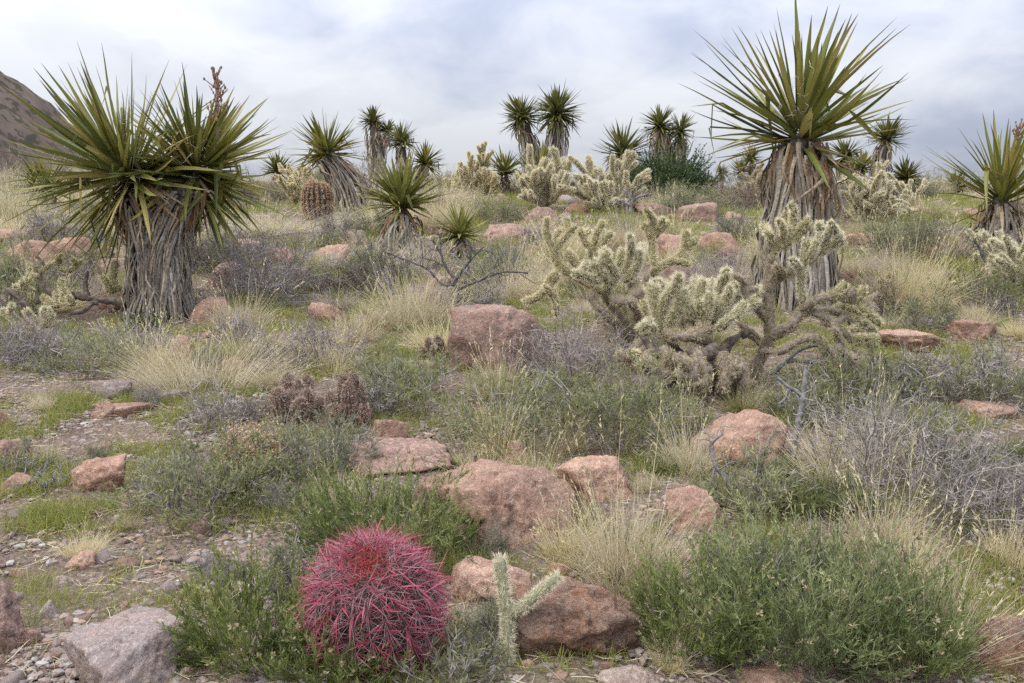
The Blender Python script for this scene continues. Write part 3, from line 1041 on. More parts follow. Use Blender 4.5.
def skirt_mb(rng, path, r0, r1, n, L, wd, out=0.05, s_lo=0.1, s_hi=1.0, gap=0.02, tang=0.35):
    """dead leaves bent back and hanging down round a trunk"""
    path = np.asarray(path, float)
    seg = np.concatenate([[0], np.cumsum(np.linalg.norm(np.diff(path, axis=0), axis=1))])
    Ht = seg[-1]

    def at(s):
        s = np.clip(s, 0, 1) * Ht
        return np.stack([np.interp(s, seg, path[:, k]) for k in range(3)], -1)
    K = 8
    s = s_lo + (s_hi - s_lo) * rng.random(n) ** 0.75
    ph = rng.uniform(0, 2 * np.pi, n)
    dph = rng.normal(size=n) * tang
    ln = L * rng.uniform(0.6, 1.15, n) / Ht
    o = out * rng.uniform(0.3, 1.6, n)
    loose = rng.random(n) < 0.16
    o = np.where(loose, o * rng.uniform(1.1, 1.9, n), o)
    dph = np.where(loose, dph * 1.5, dph)
    ln = np.where(loose, ln * rng.uniform(0.35, 0.8, n), ln)
    lay = rng.uniform(0, 0.03, n)
    t = np.linspace(0, 1, K)[None, :]
    ss = s[:, None] + 0.04 * np.sin(np.pi * np.minimum(t * 3, 1)) - ln[:, None] * t
    ssc = np.maximum(ss, 0.004 + 0.02 * rng.random((n, 1)))
    rr = r0 + (r1 - r0) * np.clip(ssc, 0, 1)
    bow = np.sin(np.pi * np.clip(t * 0.9 + 0.05, 0, 1))
    rad = rr + gap + lay[:, None] + o[:, None] * bow + 0.012 * np.sin(t * 9 + ph[:, None] * 7)
    rad = rad + np.where(ss < 0, -ss * Ht * 0.22, 0)               # ends that reach the ground splay out
    a = ph[:, None] + dph[:, None] * t + 0.05 * np.sin(t * 7 + ph[:, None] * 5)
    c = at(ssc)
    P = c + np.stack([np.cos(a) * rad, np.sin(a) * rad, 0 * a], -1)
    sd = np.stack([-np.sin(a), np.cos(a), 0 * a], -1)
    mb = MB()
    ribbons(mb, P, wd * rng.uniform(0.6, 1.25, n), [1.0, 0.95, 0.85, 0.72, 0.58, 0.42, 0.26, 0.05], rng, side=sd, fold=0.6, twist=rng.normal(size=n) * 1.1)
    return mb


def stalk_mb(rng, base, h):
    """a dried flower stalk with short side branches"""
    mb = MB()
    P = smooth_path([base, base + np.array([0.02, 0, h * 0.55]), base + np.array([0.01, 0, h])], 0.03)
    tube(mb, P, np.linspace(0.02, 0.006, len(P)), 6)
    for k in range(34):
        s = rng.uniform(0.25, 1.0)
        b = P[min(int(s * len(P)), len(P) - 1)]
        a = rng.uniform(0, 6.28)
        d = np.array([math.cos(a), math.sin(a), rng.uniform(0.4, 1.2)])
        L = h * rng.uniform(0.16, 0.38) * (1.15 - s * 0.6)
        q = paths(b[None], d[None], L, 4, -0.6, 0.15, rng)[0]
        tube(mb, q, np.linspace(0.006, 0.003, len(q)), 4)
        for _ in range(4):
            e = q[int(rng.integers(1, len(q)))]
            v, f = ICO[1]
            mb.add(e + v * rng.uniform(0.005, 0.011) * np.array([1, 1, 1.6]), f3=f, rnd=rng.random())
    return mb


def yucca(label, base_px, depth, trunks, crowns, seed, name="yucca", group="yuccas on the slope", leaf="yucca_leaf", dead="yucca_dead", stalk=None, fibres=0, base=None, occ_r=0.3):
    """trunks: (pixel path from base up, radius low px, radius high px, dead leaf px, count, width px)
    crowns: (pixel centre, dz, axis, leaf px, count, spread angle, width px, leaf material or None)"""
    rng = np.random.default_rng(seed)
    p0 = place_d(base_px, depth) if base is None else base
    k = depth / F
    root = empty(name, p0)
    tag(root, label, "yucca", group)
    loc = lambda px, py, off=0.0: unproj(px, py, depth + off) - p0
    for path, ra, rb, Ld, n, wd in trunks:
        pts = np.array([loc(*q) for q in path])
        if pts[0][2] > -0.05 and abs(pts[0][2]) < 0.4:
            pts[0][2] = -0.03
        sp = smooth_path(pts, 0.05)
        t = MB()
        tube(t, sp, np.linspace(ra * k * 0.62, rb * k * 0.62, len(sp)), 12, 0.18, seed)
        tr = t.build("trunk", MATS["yucca_bark"], root, smooth=True)
        if n:
            sk = skirt_mb(rng, sp, ra * k * 0.72, rb * k * 0.72, n, Ld * k, wd * k, out=0.16 * ra * k, gap=0.04 * ra * k, tang=0.28)
            so = sk.build("dead_leaf_skirt", MATS[dead], tr)
            sk = skirt_mb(rng, sp, ra * k * 0.74, rb * k * 0.86, max(8, n // 7), Ld * k * 0.55, wd * k, out=0.34 * rb * k, s_lo=0.78, gap=0.05 * ra * k)
            sk.build("fresh_dead_leaves", MATS["yucca_dead_brown"], tr)
    for cpx, off, axis, L, n, th, wd, lm in crowns:
        c = loc(cpx[0], cpx[1], off)
        far_ = depth > 12
        mb = crown_mb(rng, c, np.asarray(axis, float) + (rng.normal(size=3) * np.array([0.16, 0.1, 0]) if far_ else 0), L * k * (rng.uniform(1.0, 1.28) if far_ else 1.0), int(n * (rng.uniform(1.0, 1.4) if far_ else 1.0)), th + (rng.uniform(-10, 14) if far_ else 0), wd * k, core=0.10 * L * k)
        co = mb.build("leaf_crown", MATS[lm or leaf], root)
        m_ = max(6, n // 7)                                        # old straw-coloured leaves under the head
        ax = nrm(np.asarray(axis, float) * np.array([1, 1, 1.5]))
        dl = crown_mb(rng, c - ax * 0.06 * L * k, ax, L * k * 0.72, m_, 150, wd * k * 0.8, core=0.03 * L * k, droop=0.9, thmin=92, jitter=0.2)
        dl.build("dry_leaves", MATS["yucca_dead_brown"], root)
        if fibres:
            B, T, i = np.repeat(c[None], fibres, 0) + rng.normal(size=(fibres, 3)) * L * k * 0.16 + nrm(np.array(axis, float)) * L * k * 0.22, 0, 0
            P = paths(B, rng.normal(size=(fibres, 3)), L * k * rng.uniform(0.08, 0.25, fibres), 7, 0.5, 0.7, rng)
            fm = MB(); ribbons(fm, P, 0.0035, prof_line(8), rng)
            fm.build("leaf_fibres", MATS["yucca_fibre"], co)
    if stalk:
        (sx, sy), hh = stalk
        s = stalk_mb(rng, loc(sx, sy), hh * k)
        s.build("flower_stalk", MATS["flower_stalk"], root)
    OCC.append((p0[0], p0[1], occ_r))
    for path, ra, rb, Ld, n, wd in trunks:
        ys_ = [q[1] for q in path]; xs_ = [q[0] for q in path]
        PROT.append((min(xs_) - rb, min(ys_) - 10, max(xs_) + rb, min(max(ys_), min(ys_) + 0.75 * (max(ys_) - min(ys_))), depth))
    return root


# ------------------------------------------------------------------ builders: cholla
def cholla_stem(core, spn, rng, pts, r, sl, dens, sides=8, wsp=0.0016, taper=0.0, round_start=False, bump=0.0, joints=0.0):
    """one arm: a fleshy rod with rounded tip and rows of spine clusters"""
    P = smooth_path(pts, max(0.012, r * 0.45))
    K = len(P)
    s = np.concatenate([[0], np.cumsum(np.linalg.norm(np.diff(P, axis=0), axis=1))])
    R = np.full(K, r) * (1 - taper * s / s[-1])
    R = R * np.sqrt(np.clip((s[-1] - s) / (r * 1.3) + 0.08, 0.08, 1))
    if round_start:
        R = R * np.sqrt(np.clip(s / (r * 1.3) + 0.25, 0.25, 1))
    if joints:
        R = R * (1 - 0.28 * np.exp(-((s % joints) / (r * 0.6)) ** 2) * (s > r))
    tube(core, P, R, sides, bump, int(rng.integers(1e6)), rnd=rng.random())
    if spn is None or dens <= 0:
        return P
    n = int(dens * s[-1])
    T, X, Y = frames(P)
    u = rng.uniform(0, K - 1.001, n)
    k = u.astype(int)
    f = (u - k)[:, None]
    a = rng.uniform(0, 6.28, n)[:, None]
    c = P[k] * (1 - f) + P[k + 1] * f
    rad = X[k] * np.cos(a) + Y[k] * np.sin(a)
    B = c + rad * (R[k] * 0.95)[:, None]
    m = 5                                                        # spines in a cluster
    B = np.repeat(B, m, 0)
    rd, tt = np.repeat(rad, m, 0), np.repeat(T[k], m, 0)
    endb = np.repeat(np.clip((u / K - 0.85) * 5, 0, 1), m)[:, None]
    D = rd + tt * (rng.normal(size=(len(B), 1)) * 0.55 + 0.25 + endb) + rng.normal(size=(len(B), 3)) * 0.38
    Q = paths(B, D, sl * rng.uniform(0.45, 1.15, len(B)), 1)
    ribbons(spn, Q, wsp, [1.0, 0.15], rng)
    return P


def cholla(label, base_px, depth, arms, seed, group="chollas on the slope", name="cholla", p0=None, occ_r=0.3):
    """arms: list of (part name, style, [ (polyline of (px, py, off), radius px) , ...])"""
    rng = np.random.default_rng(seed)
    if p0 is None:
        p0 = place_d(base_px, depth)
    k = depth / F
    root = empty(name, p0)
    tag(root, label, "cactus", group)
    STY = {"fresh": ("cholla_stem", "cholla_spine", 1.0), "white": ("cholla_stem", "cholla_spine_white", 1.25),
           "old": ("cholla_stem_old", "cholla_spine_old", 0.8), "wood": ("cholla_wood", None, 0), "pale": ("cholla_stem_pale", "cholla_spine_white", 1.5), "grey": ("dead_wood", None, 0), "dark": ("dead_wood_dark", None, 0)}
    arms = [a for nm, sty, stems in arms for a in ([(nm, sty, [q]) for q in stems] if "droop" in nm else [(nm, sty, stems)])]
    for nm, sty, stems in arms:
        mc, ms, den = STY[sty]
        core, spn = MB(), (MB() if ms else None)
        extra = []
        if sty == "old" and depth < 6 and nm != "trunk":     # gnarled limbs carry short stubby joints
            for poly, r in stems:
                for _ in range(3):
                    t_ = rng.uniform(0.3, 1.0) * (len(poly) - 1)
                    a_ = min(int(t_), len(poly) - 2); f_ = t_ - a_
                    q0, q1 = [np.array(tuple(z) + (0.0,) * (3 - len(z)), float) for z in (poly[a_], poly[a_ + 1])]
                    b_ = q0 + (q1 - q0) * f_
                    an = rng.uniform(-2.2, 2.2); L_ = r * rng.uniform(1.3, 2.6)
                    extra.append(([tuple(b_), tuple(b_ + np.array([math.sin(an) * L_, -math.cos(an) * L_, rng.normal() * L_ * k]))], r * rng.uniform(0.7, 0.95)))
        if sty in ("fresh", "white") and nm == "arm" and len(stems) > 1:
            for poly, r in stems:
                m_ = len(poly)
                for _ in range(1 if depth > 4 else 0):
                    t_ = rng.uniform(0.35, 0.9) * (m_ - 1)
                    a_, f_ = int(t_), t_ - int(t_)
                    q0, q1 = [np.array(tuple(z) + (0.0,) * (3 - len(z)), float) for z in (poly[a_], poly[min(a_ + 1, m_ - 1)])]
                    b_ = q0 + (q1 - q0) * f_
                    an = rng.uniform(-0.75, 0.75)
                    L_ = r * rng.uniform(1.8, 3.6)
                    e_ = b_ + np.array([math.sin(an) * L_, -math.cos(an) * L_, rng.normal() * L_ * k * 0.8])
                    extra.append(([tuple(b_), tuple((b_ + e_) / 2 + np.append(rng.normal(size=2) * r * 0.2, 0)), tuple(e_)], r * rng.uniform(0.82, 1.0)))
        old_ = sty == "old"
        for poly, r in list(stems) + extra:
            pts = []
            for q in poly:
                q = tuple(q) + (0.0,) * (3 - len(q))
                pts.append(unproj(q[0], q[1], depth + q[2]) - p0)
            if old_ and len(pts) > 2:                         # knees where one joint grew out of another
                pts = [p if a in (0, len(pts) - 1) else p + rng.normal(size=3) * r * k * 0.35 for a, p in enumerate(pts)]
            rr = r * k
            if ms:
                cholla_stem(core, spn, rng, pts, rr * (0.60 if old_ else 0.60), max(0.010, rr * (0.50 if old_ else 0.62)), den * 1500 * (rr / 0.03) ** 0.5, sides=9, wsp=max(0.0013, 0.00030 * depth), round_start=True, joints=rr * 6, bump=0.30 if old_ else 0.12)
            else:
                cholla_stem(core, None, rng, pts, rr, 0, 0, sides=12, taper=0.45, bump=0.6)
        co = core.build(nm, MATS[mc], root, smooth=True)
        if ms:
            spn.build("spines", MATS[ms], co)
    OCC.append((p0[0], p0[1], occ_r))
    return root


def cholla_auto(label, cx, yb, w, h, seed, style="fresh", n=8, rj=None, depth=None, group="chollas on the slope", upright=0.5, jn=4):
    """a bushy cholla grown by rule: woody trunk, bare lower arms, tufts of short joints at the ends"""
    rng = np.random.default_rng(seed)
    if depth is None:
        c, wm, dm, hm, d = fit_box(cx, yb, w, h, 0.7, 0.7)
    else:
        c = place_d(cx, depth); d = depth
        wm, hm = w * d / F, h * d / F
    root = empty("cholla", c)
    tag(root, label, "cactus", group)
    r = 0.56 * (rj * d / F if rj else max(0.03, wm * 0.05))
    mc, ms = {"fresh": ("cholla_stem", "cholla_spine"), "white": ("cholla_stem", "cholla_spine_white"), "old": ("cholla_stem_old", "cholla_spine_old")}[style]
    tk = MB()
    top = np.array([rng.normal() * 0.03, 0, hm * 0.32])
    cholla_stem(tk, None, rng, [(0, 0, -0.05), (0.01, 0.01, hm * 0.16), top], r * 1.25, 0, 0, 9, taper=0.2, bump=0.3)
    tk.build("trunk", MATS["cholla_wood"], root, smooth=True)
    for i in range(n):
        az = 6.283 * i / n + rng.uniform(-0.35, 0.35)
        el = math.radians(rng.uniform(8, 78))
        R = 1 / math.sqrt((math.cos(el) / (wm / 2)) ** 2 + (math.sin(el) / hm) ** 2) * rng.uniform(0.72, 0.98)
        tip = np.array([math.cos(az) * math.cos(el), math.sin(az) * math.cos(el), math.sin(el)]) * R
        mid = top * 0.9 * rng.uniform(0.5, 1) + (tip - top) * 0.5 + [0, 0, -0.06 * hm]
        core, spn = MB(), MB()
        den = 1250 * (r / 0.022) ** 0.5
        wsp = max(0.0013, 0.00026 * d)
        P = cholla_stem(core, spn, rng, [top * rng.uniform(0.5, 1.0), mid, tip], r * 0.95, r * 0.95, den * 0.8, 8, wsp)
        for j in range(jn):
            b = P[int(len(P) * rng.uniform(0.45, 0.98))]
            dd = nrm(tip * 0.55 / R + np.array([0, 0, upright]) + rng.normal(size=3) * 0.5)
            L = r * rng.uniform(5.5, 11)
            e = b + dd * L
            Q = cholla_stem(core, spn, rng, [b, b + dd * L * 0.5 + rng.normal(size=3) * 0.01, e], r * 0.9, r, den, 8, wsp)
            if rng.random() < 0.75:
                for _ in range(2):
                    d2 = nrm(dd + np.array([0, 0, upright]) + rng.normal(size=3) * 0.6)
                    b2 = Q[int(len(Q) * rng.uniform(0.5, 0.95))]
                    cholla_stem(core, spn, rng, [b2, b2 + d2 * r * rng.uniform(4.0, 7.5)], r * 0.82, r, den, 8, wsp)
        co = core.build("arm", MATS[mc], root, smooth=True)
        spn.build("spines", MATS[ms], co)
    OCC.append((c[0], c[1], wm * 0.4))
    return root


# ------------------------------------------------------------------ builders: barrel and hedgehog cacti
def barrel(label, cx, yb, w, h, seed, ribs, areoles, style, tilt=(0, 0), depth=None, group=None):
    rng = np.random.default_rng(seed)
    if depth is None:
        p = place(cx, yb); d = depth_of(p)
    else:
        p = place_d(cx, depth); d = depth
    k = d / F
    spl = w * k * (0.17 if style == "red" else 0.062)
    R = w * k / 2 - spl * 0.62
    Hh = h * k / 2 - spl * 0.4
    for q in range(4):                                       # every quarter of it stays in sight
        PROT.append((cx - w / 2, yb - h + q * h * 0.22, cx + w / 2, yb - h + (q + 1) * h * 0.22, d))
    c2 = p[:2] + nrm(p[:2]) * R * 0.75
    base = np.array([c2[0], c2[1], g1(*c2)])
    root = empty("barrel_cactus", base)
    root.rotation_euler = (tilt[0], tilt[1], 0)
    tag(root, label, "cactus", group)
    cz = p[2] - base[2] + Hh * (0.92 if style == "red" else 0.98)
    pw = 2.05 if style == "red" else 2.7
    nu, nv = ribs * 8, 40
    th = np.linspace(0.04, math.pi * 0.93, nv)

    def surf(th, a, depthf=1.0):
        ct, st = np.cos(th), np.sin(th)
        rr = (np.abs(ct) ** pw + np.abs(st) ** pw) ** (-1 / pw)
        rib = 1 - 0.17 * depthf * (0.5 - 0.5 * np.cos(a * ribs)) * np.clip(st * 1.5, 0, 1)
        dimple = -0.10 * np.exp(-(th / 0.35) ** 2)
        return np.stack([R * st * rr * rib * np.cos(a), R * st * rr * rib * np.sin(a), cz + Hh * (ct * rr + dimple)], -1)
    TH, A = np.meshgrid(th, np.arange(nu) / nu * 2 * np.pi, indexing="ij")
    V = surf(TH.ravel(), A.ravel())
    i = np.arange(nv - 1)[:, None] * nu; j = np.arange(nu)[None, :]; j2 = (j + 1) % nu
    f = np.stack([i + j, i + nu + j, i + nu + j2, i + j2], -1).reshape(-1, 4)
    b = MB(); b.add(V, f4=f)
    body = b.build("ribbed_body", MATS["barrel_flesh"], root, smooth=True)
    sets = {"long": MB(), "crown": MB(), "grey": MB()}
    aa, tt = [], []
    for r_ in range(ribs):
        for q in range(areoles):
            aa.append((r_ + 0.0) / ribs * 2 * np.pi + rng.normal() * 0.012)
            tt.append(0.07 + (math.pi * 0.80 - 0.07) * (max(q + rng.uniform(-0.2, 0.2) + 0.3 * (r_ % 2), 0.0) / areoles) ** 0.9)
    aa, tt = np.array(aa), np.clip(np.array(tt), 0.05, 2.7)
    P = surf(tt, aa, 0.0)
    e = 1e-3
    du = nrm(surf(tt + e, aa, 0) - P); dv = nrm(surf(tt, aa + e, 0) - P)
    Nn = nrm(np.cross(du, dv))

    def spines(mb, sel, m, L, wd, out, curve, down, fold=0.5):
        q = np.repeat(np.nonzero(sel)[0], m)
        az = rng.uniform(0, 6.28, len(q))[:, None]
        tang = du[q] * np.cos(az) + dv[q] * np.sin(az)
        D = Nn[q] * out + tang * 1.0 + du[q] * down + rng.normal(size=(len(q), 3)) * 0.2
        Q = paths(P[q], D, L * rng.uniform(0.6, 1.2, len(q)), 5, 0, 0.0)
        bend = (np.linspace(0, 1, 6) ** 2)[None, :, None] * (curve * L * (rng.normal(size=(len(q), 1, 1)) * 0.5 + 0.6))
        Q = Q + bend * (du[q][:, None, :] * 0.6 - Nn[q][:, None, :] * 0.5 + dv[q][:, None, :] * rng.normal(size=(len(q), 1, 1)) * 0.4)
        ribbons(mb, Q, wd * rng.uniform(0.7, 1.3, len(q)), [1, 0.95, 0.85, 0.65, 0.4, 0.1], rng, fold=fold)
    crown = tt < 0.30
    if style == "red":
        w0 = 0.0034
        spines(sets["long"], ~crown, 5, spl * 1.08, w0, 1.1, 0.45, 0.0)
        spines(sets["grey"], ~crown, 17, spl * 0.85, w0 * 0.42, 0.55, 0.3, 0.0, 0.3)
        spines(sets["crown"], tt < 0.42, 6, spl * 0.85, w0 * 0.8, 0.8, 0.5, -0.3)
        m1, m2, m3 = "barrel_spine", "barrel_spine_crown", "barrel_spine_grey"
    else:
        w0 = 0.006
        spines(sets["long"], ~crown, 9, spl * 1.5, w0, 0.7, 0.4, 0.1)
        spines(sets["grey"], ~crown, 12, spl * 1.2, w0 * 0.7, 0.5, 0.3, 0.0)
        spines(sets["crown"], crown, 5, spl * 1.2, w0, 0.9, 0.4, 0.0)
        m1, m2, m3 = "barrel_spine_brown", "barrel_spine_brown", "barrel_spine_brown"
    sets["long"].build("long_spines", MATS[m1], body)
    sets["crown"].build("crown_spines", MATS[m2], body)
    sets["grey"].build("fine_spines", MATS[m3], body)
    OCC.append((base[0], base[1], R * 1.2))
    return root


def hedgehog(label, cx, yb, w, h, seed, n):
    """a mound of short columns wrapped in rusty spines"""
    rng = np.random.default_rng(seed)
    c, wm, dm, hm, d = fit_box(cx, yb, w, h, 0.8, 0.65)
    root = empty("hedgehog_cactus", c)
    tag(root, label, "cactus", "hedgehog cactus mounds")
    r = wm * 0.118
    for i in range(n):
        a = i * 2.4; rr = math.sqrt((i + 0.3) / n) * wm * 0.43 * rng.uniform(0.85, 1.12)
        lean = np.array([math.cos(a), math.sin(a), 0]) * rr
        hh = hm * (1.0 - 0.42 * (rr / (wm * 0.4)) ** 2) * rng.uniform(0.62, 1.12)
        core, spn = MB(), MB()
        P = smooth_path([lean * 0.75 + [0, 0, -0.05], lean * 0.95 + [0, 0, hh * 0.55], lean * 1.15 + [0, 0, hh - r * 0.2]], r * 0.3)
        K = len(P)
        s = np.linspace(0, 1, K)
        R = r * (0.75 + 0.25 * np.sin(np.pi * s)) * np.sqrt(np.clip((1 - s) / 0.22 + 0.05, 0.05, 1))
        tube(core, P, R, 22, 0.0)
        T, X, Y = frames(P)
        m = int(260 * hh / 0.12)
        u = rng.uniform(0, K - 1.01, m); k = u.astype(int)
        ang = (rng.integers(0, 12, m) / 12 * 6.283 + rng.normal(size=m) * 0.05)[:, None]
        rad = X[k] * np.cos(ang) + Y[k] * np.sin(ang)
        B = np.repeat(P[k] + rad * R[k][:, None], 9, 0)
        D = np.repeat(rad, 9, 0) * 0.8 + np.repeat(T[k], 9, 0) * rng.normal(size=(m * 9, 1)) * 0.8 + rng.normal(size=(m * 9, 3)) * 0.5
        ribbons(spn, paths(B, D, r * 0.55 * rng.uniform(0.4, 1.3, m * 9), 2, 0, 0.2, rng), 0.0022, [1, 0.8, 0.15], rng)
        co = core.build("column", MATS["hedgehog_flesh"], root, smooth=True)
        spn.build("spines", MATS["hedgehog_spine"], co)
    OCC.append((c[0], c[1], wm * 0.45))
    return root


# ------------------------------------------------------------------ builders: dead wood
def grow(mb, rng, p, d, L, r, lev, wob=0.25, up=0.0, spread=0.7, kidsn=3):
    n = 7
    pts = [p]
    q = np.array(d, float)
    for k in range(n):
        q = nrm(q + rng.normal(size=3) * wob + np.array([0, 0, up]))
        pts.append(pts[-1] + q * L / n)
    pts = np.array(pts)
    tube(mb, smooth_path(pts, L / 16), np.linspace(r, r * 0.5, len(smooth_path(pts, L / 16))), 7 if r > 0.006 else 5, 0.25, int(rng.integers(1e6)))
    if lev <= 0:
        return
    for k in range(kidsn + int(rng.integers(0, 2))):
        j = int(rng.integers(2, n + 1))
        dd = nrm(nrm(pts[j] - pts[j - 1]) + rng.normal(size=3) * spread)
        grow(mb, rng, pts[j], dd, L * rng.uniform(0.45, 0.75), r * 0.5, lev - 1, wob, up, spread, kidsn)


def dead_bush(label, cx, yb, w, h, seed, mat="dead_wood", stems=4, lev=2, up=0.05, r=0.012, flat=False, name="dead_branch", cat="dead wood", group=None):
    rng = np.random.default_rng(seed)
    c, wm, dm, hm, d = fit_box(cx, yb, w, h, 0.5, 0.8)
    root = empty(name, c)
    tag(root, label, cat, group)
    for i in range(stems):
        a = rng.uniform(0, 6.28)
        el = math.radians(rng.uniform(5, 20) if flat else rng.uniform(30, 75))
        L = (wm * 0.42 if flat else 0.62 / math.sqrt((math.cos(el) / (wm * 0.5)) ** 2 + (math.sin(el) / hm) ** 2))
        mb = MB()
        grow(mb, rng, np.array([0, 0, 0.01 if flat else -0.02]), np.array([math.cos(a) * math.cos(el), math.sin(a) * math.cos(el), math.sin(el)]), L, r, lev, 0.22, 0.0 if flat else up)
        mb.build("branch", MATS[mat], root, smooth=True)
    return root


def stick_thing(label, depth, base_px, polys, mat, name="dead_branch", cat="dead wood", seed=1):
    """hand-laid dead branches: (polyline px, radius px)"""
    rng = np.random.default_rng(seed)
    p0 = place(base_px, max(q[1] for poly, r in polys[:1] for q in poly))
    depth = depth_of(p0)
    root = empty(name, p0)
    tag(root, label, cat)
    for poly, r in polys:
        mb = MB()
        pts = [unproj(q[0], q[1], depth + (q[2] if len(q) > 2 else 0)) - p0 for q in poly]
        P = smooth_path(pts, 0.015)
        P = P + 0.35 * r * depth / F * fbm(P * 25, seed, 2)[:, None]
        tube(mb, P, np.linspace(r, r * 0.55, len(P)) * depth / F, 7, 0.3, seed)
        L = np.linalg.norm(P[-1] - P[0])
        for k in range(5):
            j = int(len(P) * rng.uniform(0.3, 0.95))
            grow(mb, rng, P[j], nrm(P[j] - P[j - 1]) + rng.normal(size=3) * 0.8, L * rng.uniform(0.2, 0.45), r * 0.32 * depth / F, 1, 0.28, 0, 0.7, 2)
        mb.build("branch", MATS[mat], root, smooth=True)
    return root

# ================================================================== THE SCENE
build_ground()
build_hill()

LANDMARKS = []          # (phrase, px, py, depth)


def mark(phrase, cx, yb):
    p = place(cx, yb)
    LANDMARKS.append((phrase, cx, yb, depth_of(p)))


# ------------------------------------------------------------------ yuccas
B = "yucca_leaf_bright"
D_ = "yucca_leaf_dark"
yucca("large two-headed yucca with broad grey skirt of dead leaves and dried flower stalk", 158, 7.0,
      [([(150, 314), (154, 268), (151, 230), (137, 192)], 25, 21, 80, 420, 3.4),
       ([(167, 314), (165, 268), (170, 228), (187, 190)], 25, 21, 80, 420, 3.4)],
      [((128, 174), 0.0, (-0.68, -0.30, 0.62), 122, 200, 106, 5.6, None),
       ((196, 172), 0.12, (0.42, -0.28, 0.74), 96, 175, 108, 5.2, None)],
      101, stalk=((216, 140), 64), fibres=50, occ_r=0.4, dead="yucca_dead")
yucca("tall single-headed yucca with stout leaf-wrapped trunk and wide fan of bayonet leaves", 797, 7.0,
      [([(797, 318), (797, 260), (799, 200), (800, 142)], 42, 23, 130, 470, 5.0)],
      [((800, 134), 0.0, (0.02, -0.14, 1.0), 128, 112, 86, 7.4, None)],
      102, fibres=110, occ_r=0.36, dead="yucca_dead")
yucca("yucca at the frame edge with splayed orange dead leaves and reddish dried flower stalk", 1000, 9.6,
      [([(1000, 252), (1000, 228), (1001, 199)], 20, 13, 44, 110, 4)],
      [((1001, 197), 0, (-0.02, -0.1, 1), 84, 76, 72, 4.4, None)], 103, stalk=((1014, 178), 48), occ_r=0.3)
yucca("yellow-green yucca with one round rosette over a short flared skirt of dead leaves", 398, 9.6,
      [([(400, 260), (400, 238), (401, 214)], 24, 13, 46, 110, 4)],
      [((401, 203), 0, (0, -0.08, 1), 54, 84, 84, 4.4, B)], 104, fibres=15, dead="yucca_dead")
yucca("smallest yellow-green yucca rosette, nearly stemless beside the dark dead bush", 461, 9.4,
      [([(462, 262), (461, 240)], 11, 8, 22, 30, 3)],
      [((460, 234), 0, (0, -0.15, 1), 34, 60, 100, 3.6, B)], 105)
yucca("leaning yucca whose bent trunk wears a heavy curtain of grey dead leaves", 356, 13.7,
      [([(352, 220), (350, 195), (340, 172), (328, 158)], 19, 14, 50, 190, 2.4)],
      [((327, 152), 0, (-0.2, -0.1, 1), 34, 80, 108, 3.0, None)], 106)
yucca("tall thin-trunked yucca with two dark heads standing on the skyline", 376, 20.0,
      [([(377, 196), (376, 160), (374, 128)], 10, 7, 26, 90, 2.2),
       ([(377, 180), (381, 150), (386, 134)], 7, 5, 20, 40, 2.0)],
      [((373, 121), 0, (-0.15, 0, 1), 17, 70, 118, 1.9, D_), ((387, 130), 0.1, (0.25, 0, 1), 13, 50, 118, 1.7, D_)], 107)
yucca("dark-headed yucca half hidden behind the yellow-green yucca, its crown flat-topped", 408, 17.5,
      [([(406, 202), (404, 170), (402, 148)], 8, 6, 24, 60, 2.2), ([(412, 202), (420, 180), (424, 166)], 7, 5, 24, 40, 2.2)],
      [((402, 142), 0, (0, 0, 1), 18, 70, 105, 2.2, D_), ((425, 163), 0.1, (0.3, 0, 1), 20, 60, 110, 2.2, None)], 108)
yucca("low stemless yucca peeping over the ridge behind the leaves of the two-headed yucca", 279, 21.0, [([(279, 192), (278, 176)], 6, 5, 12, 20, 2)],
      [((278, 171), 0, (0, 0, 1), 19, 70, 100, 1.9, D_)], 109)
yucca("small green yucca showing beneath the drooping leaves of the two-headed yucca", 50, 13.0, [([(50, 214), (48, 196)], 8, 6, 16, 30, 2.4)],
      [((46, 190), 0, (0, -0.2, 1), 34, 75, 100, 3, None)], 110)
yucca("tall skyline yucca with slimmer trunk and smaller head of a close pair", 531, 17.5,
      [([(536, 200), (532, 160), (524, 124)], 11, 8, 38, 110, 2.4)],
      [((522, 117), 0, (-0.15, 0, 1), 24, 85, 112, 2.3, D_)], 111)
yucca("tall skyline yucca with fuller darker head, the bigger of a close pair", 556, 17.2,
      [([(553, 200), (555, 160), (557, 122)], 12, 9, 36, 110, 2.4)],
      [((557, 113), 0, (0.08, -0.05, 1), 29, 120, 120, 2.5, D_)], 112)
yucca("young stemless yucca at the foot of the tall skyline pair", 540, 16.8, [([(541, 200), (541, 182)], 6, 5, 14, 20, 2)],
      [((541, 178), 0, (-0.1, -0.1, 1), 33, 60, 80, 2.6, None)], 113)
yucca("small low yucca beside the pale grey-green cholla on the ridge", 505, 18.0, [([(505, 197), (505, 178)], 6, 5, 14, 16, 2)],
      [((505, 172), 0, (-0.1, 0, 1), 24, 50, 85, 2.4, None)], 114)
yucca("broad dark yucca with shaggy drooping head above the round green bush", 626, 21.5,
      [([(634, 196), (632, 176), (626, 160)], 13, 10, 34, 110, 2.6)],
      [((623, 153), 0, (-0.15, 0, 1), 28, 95, 112, 2.4, D_)], 115)
yucca("shaggy-trunked yucca with faded brownish crown, taller of the pair over the round green bush", 659, 21.5,
      [([(659, 192), (659, 160), (660, 132)], 11, 8, 36, 120, 2.3)],
      [((660, 126), 0, (-0.1, 0, 1), 22, 85, 118, 2.1, D_)], 116)
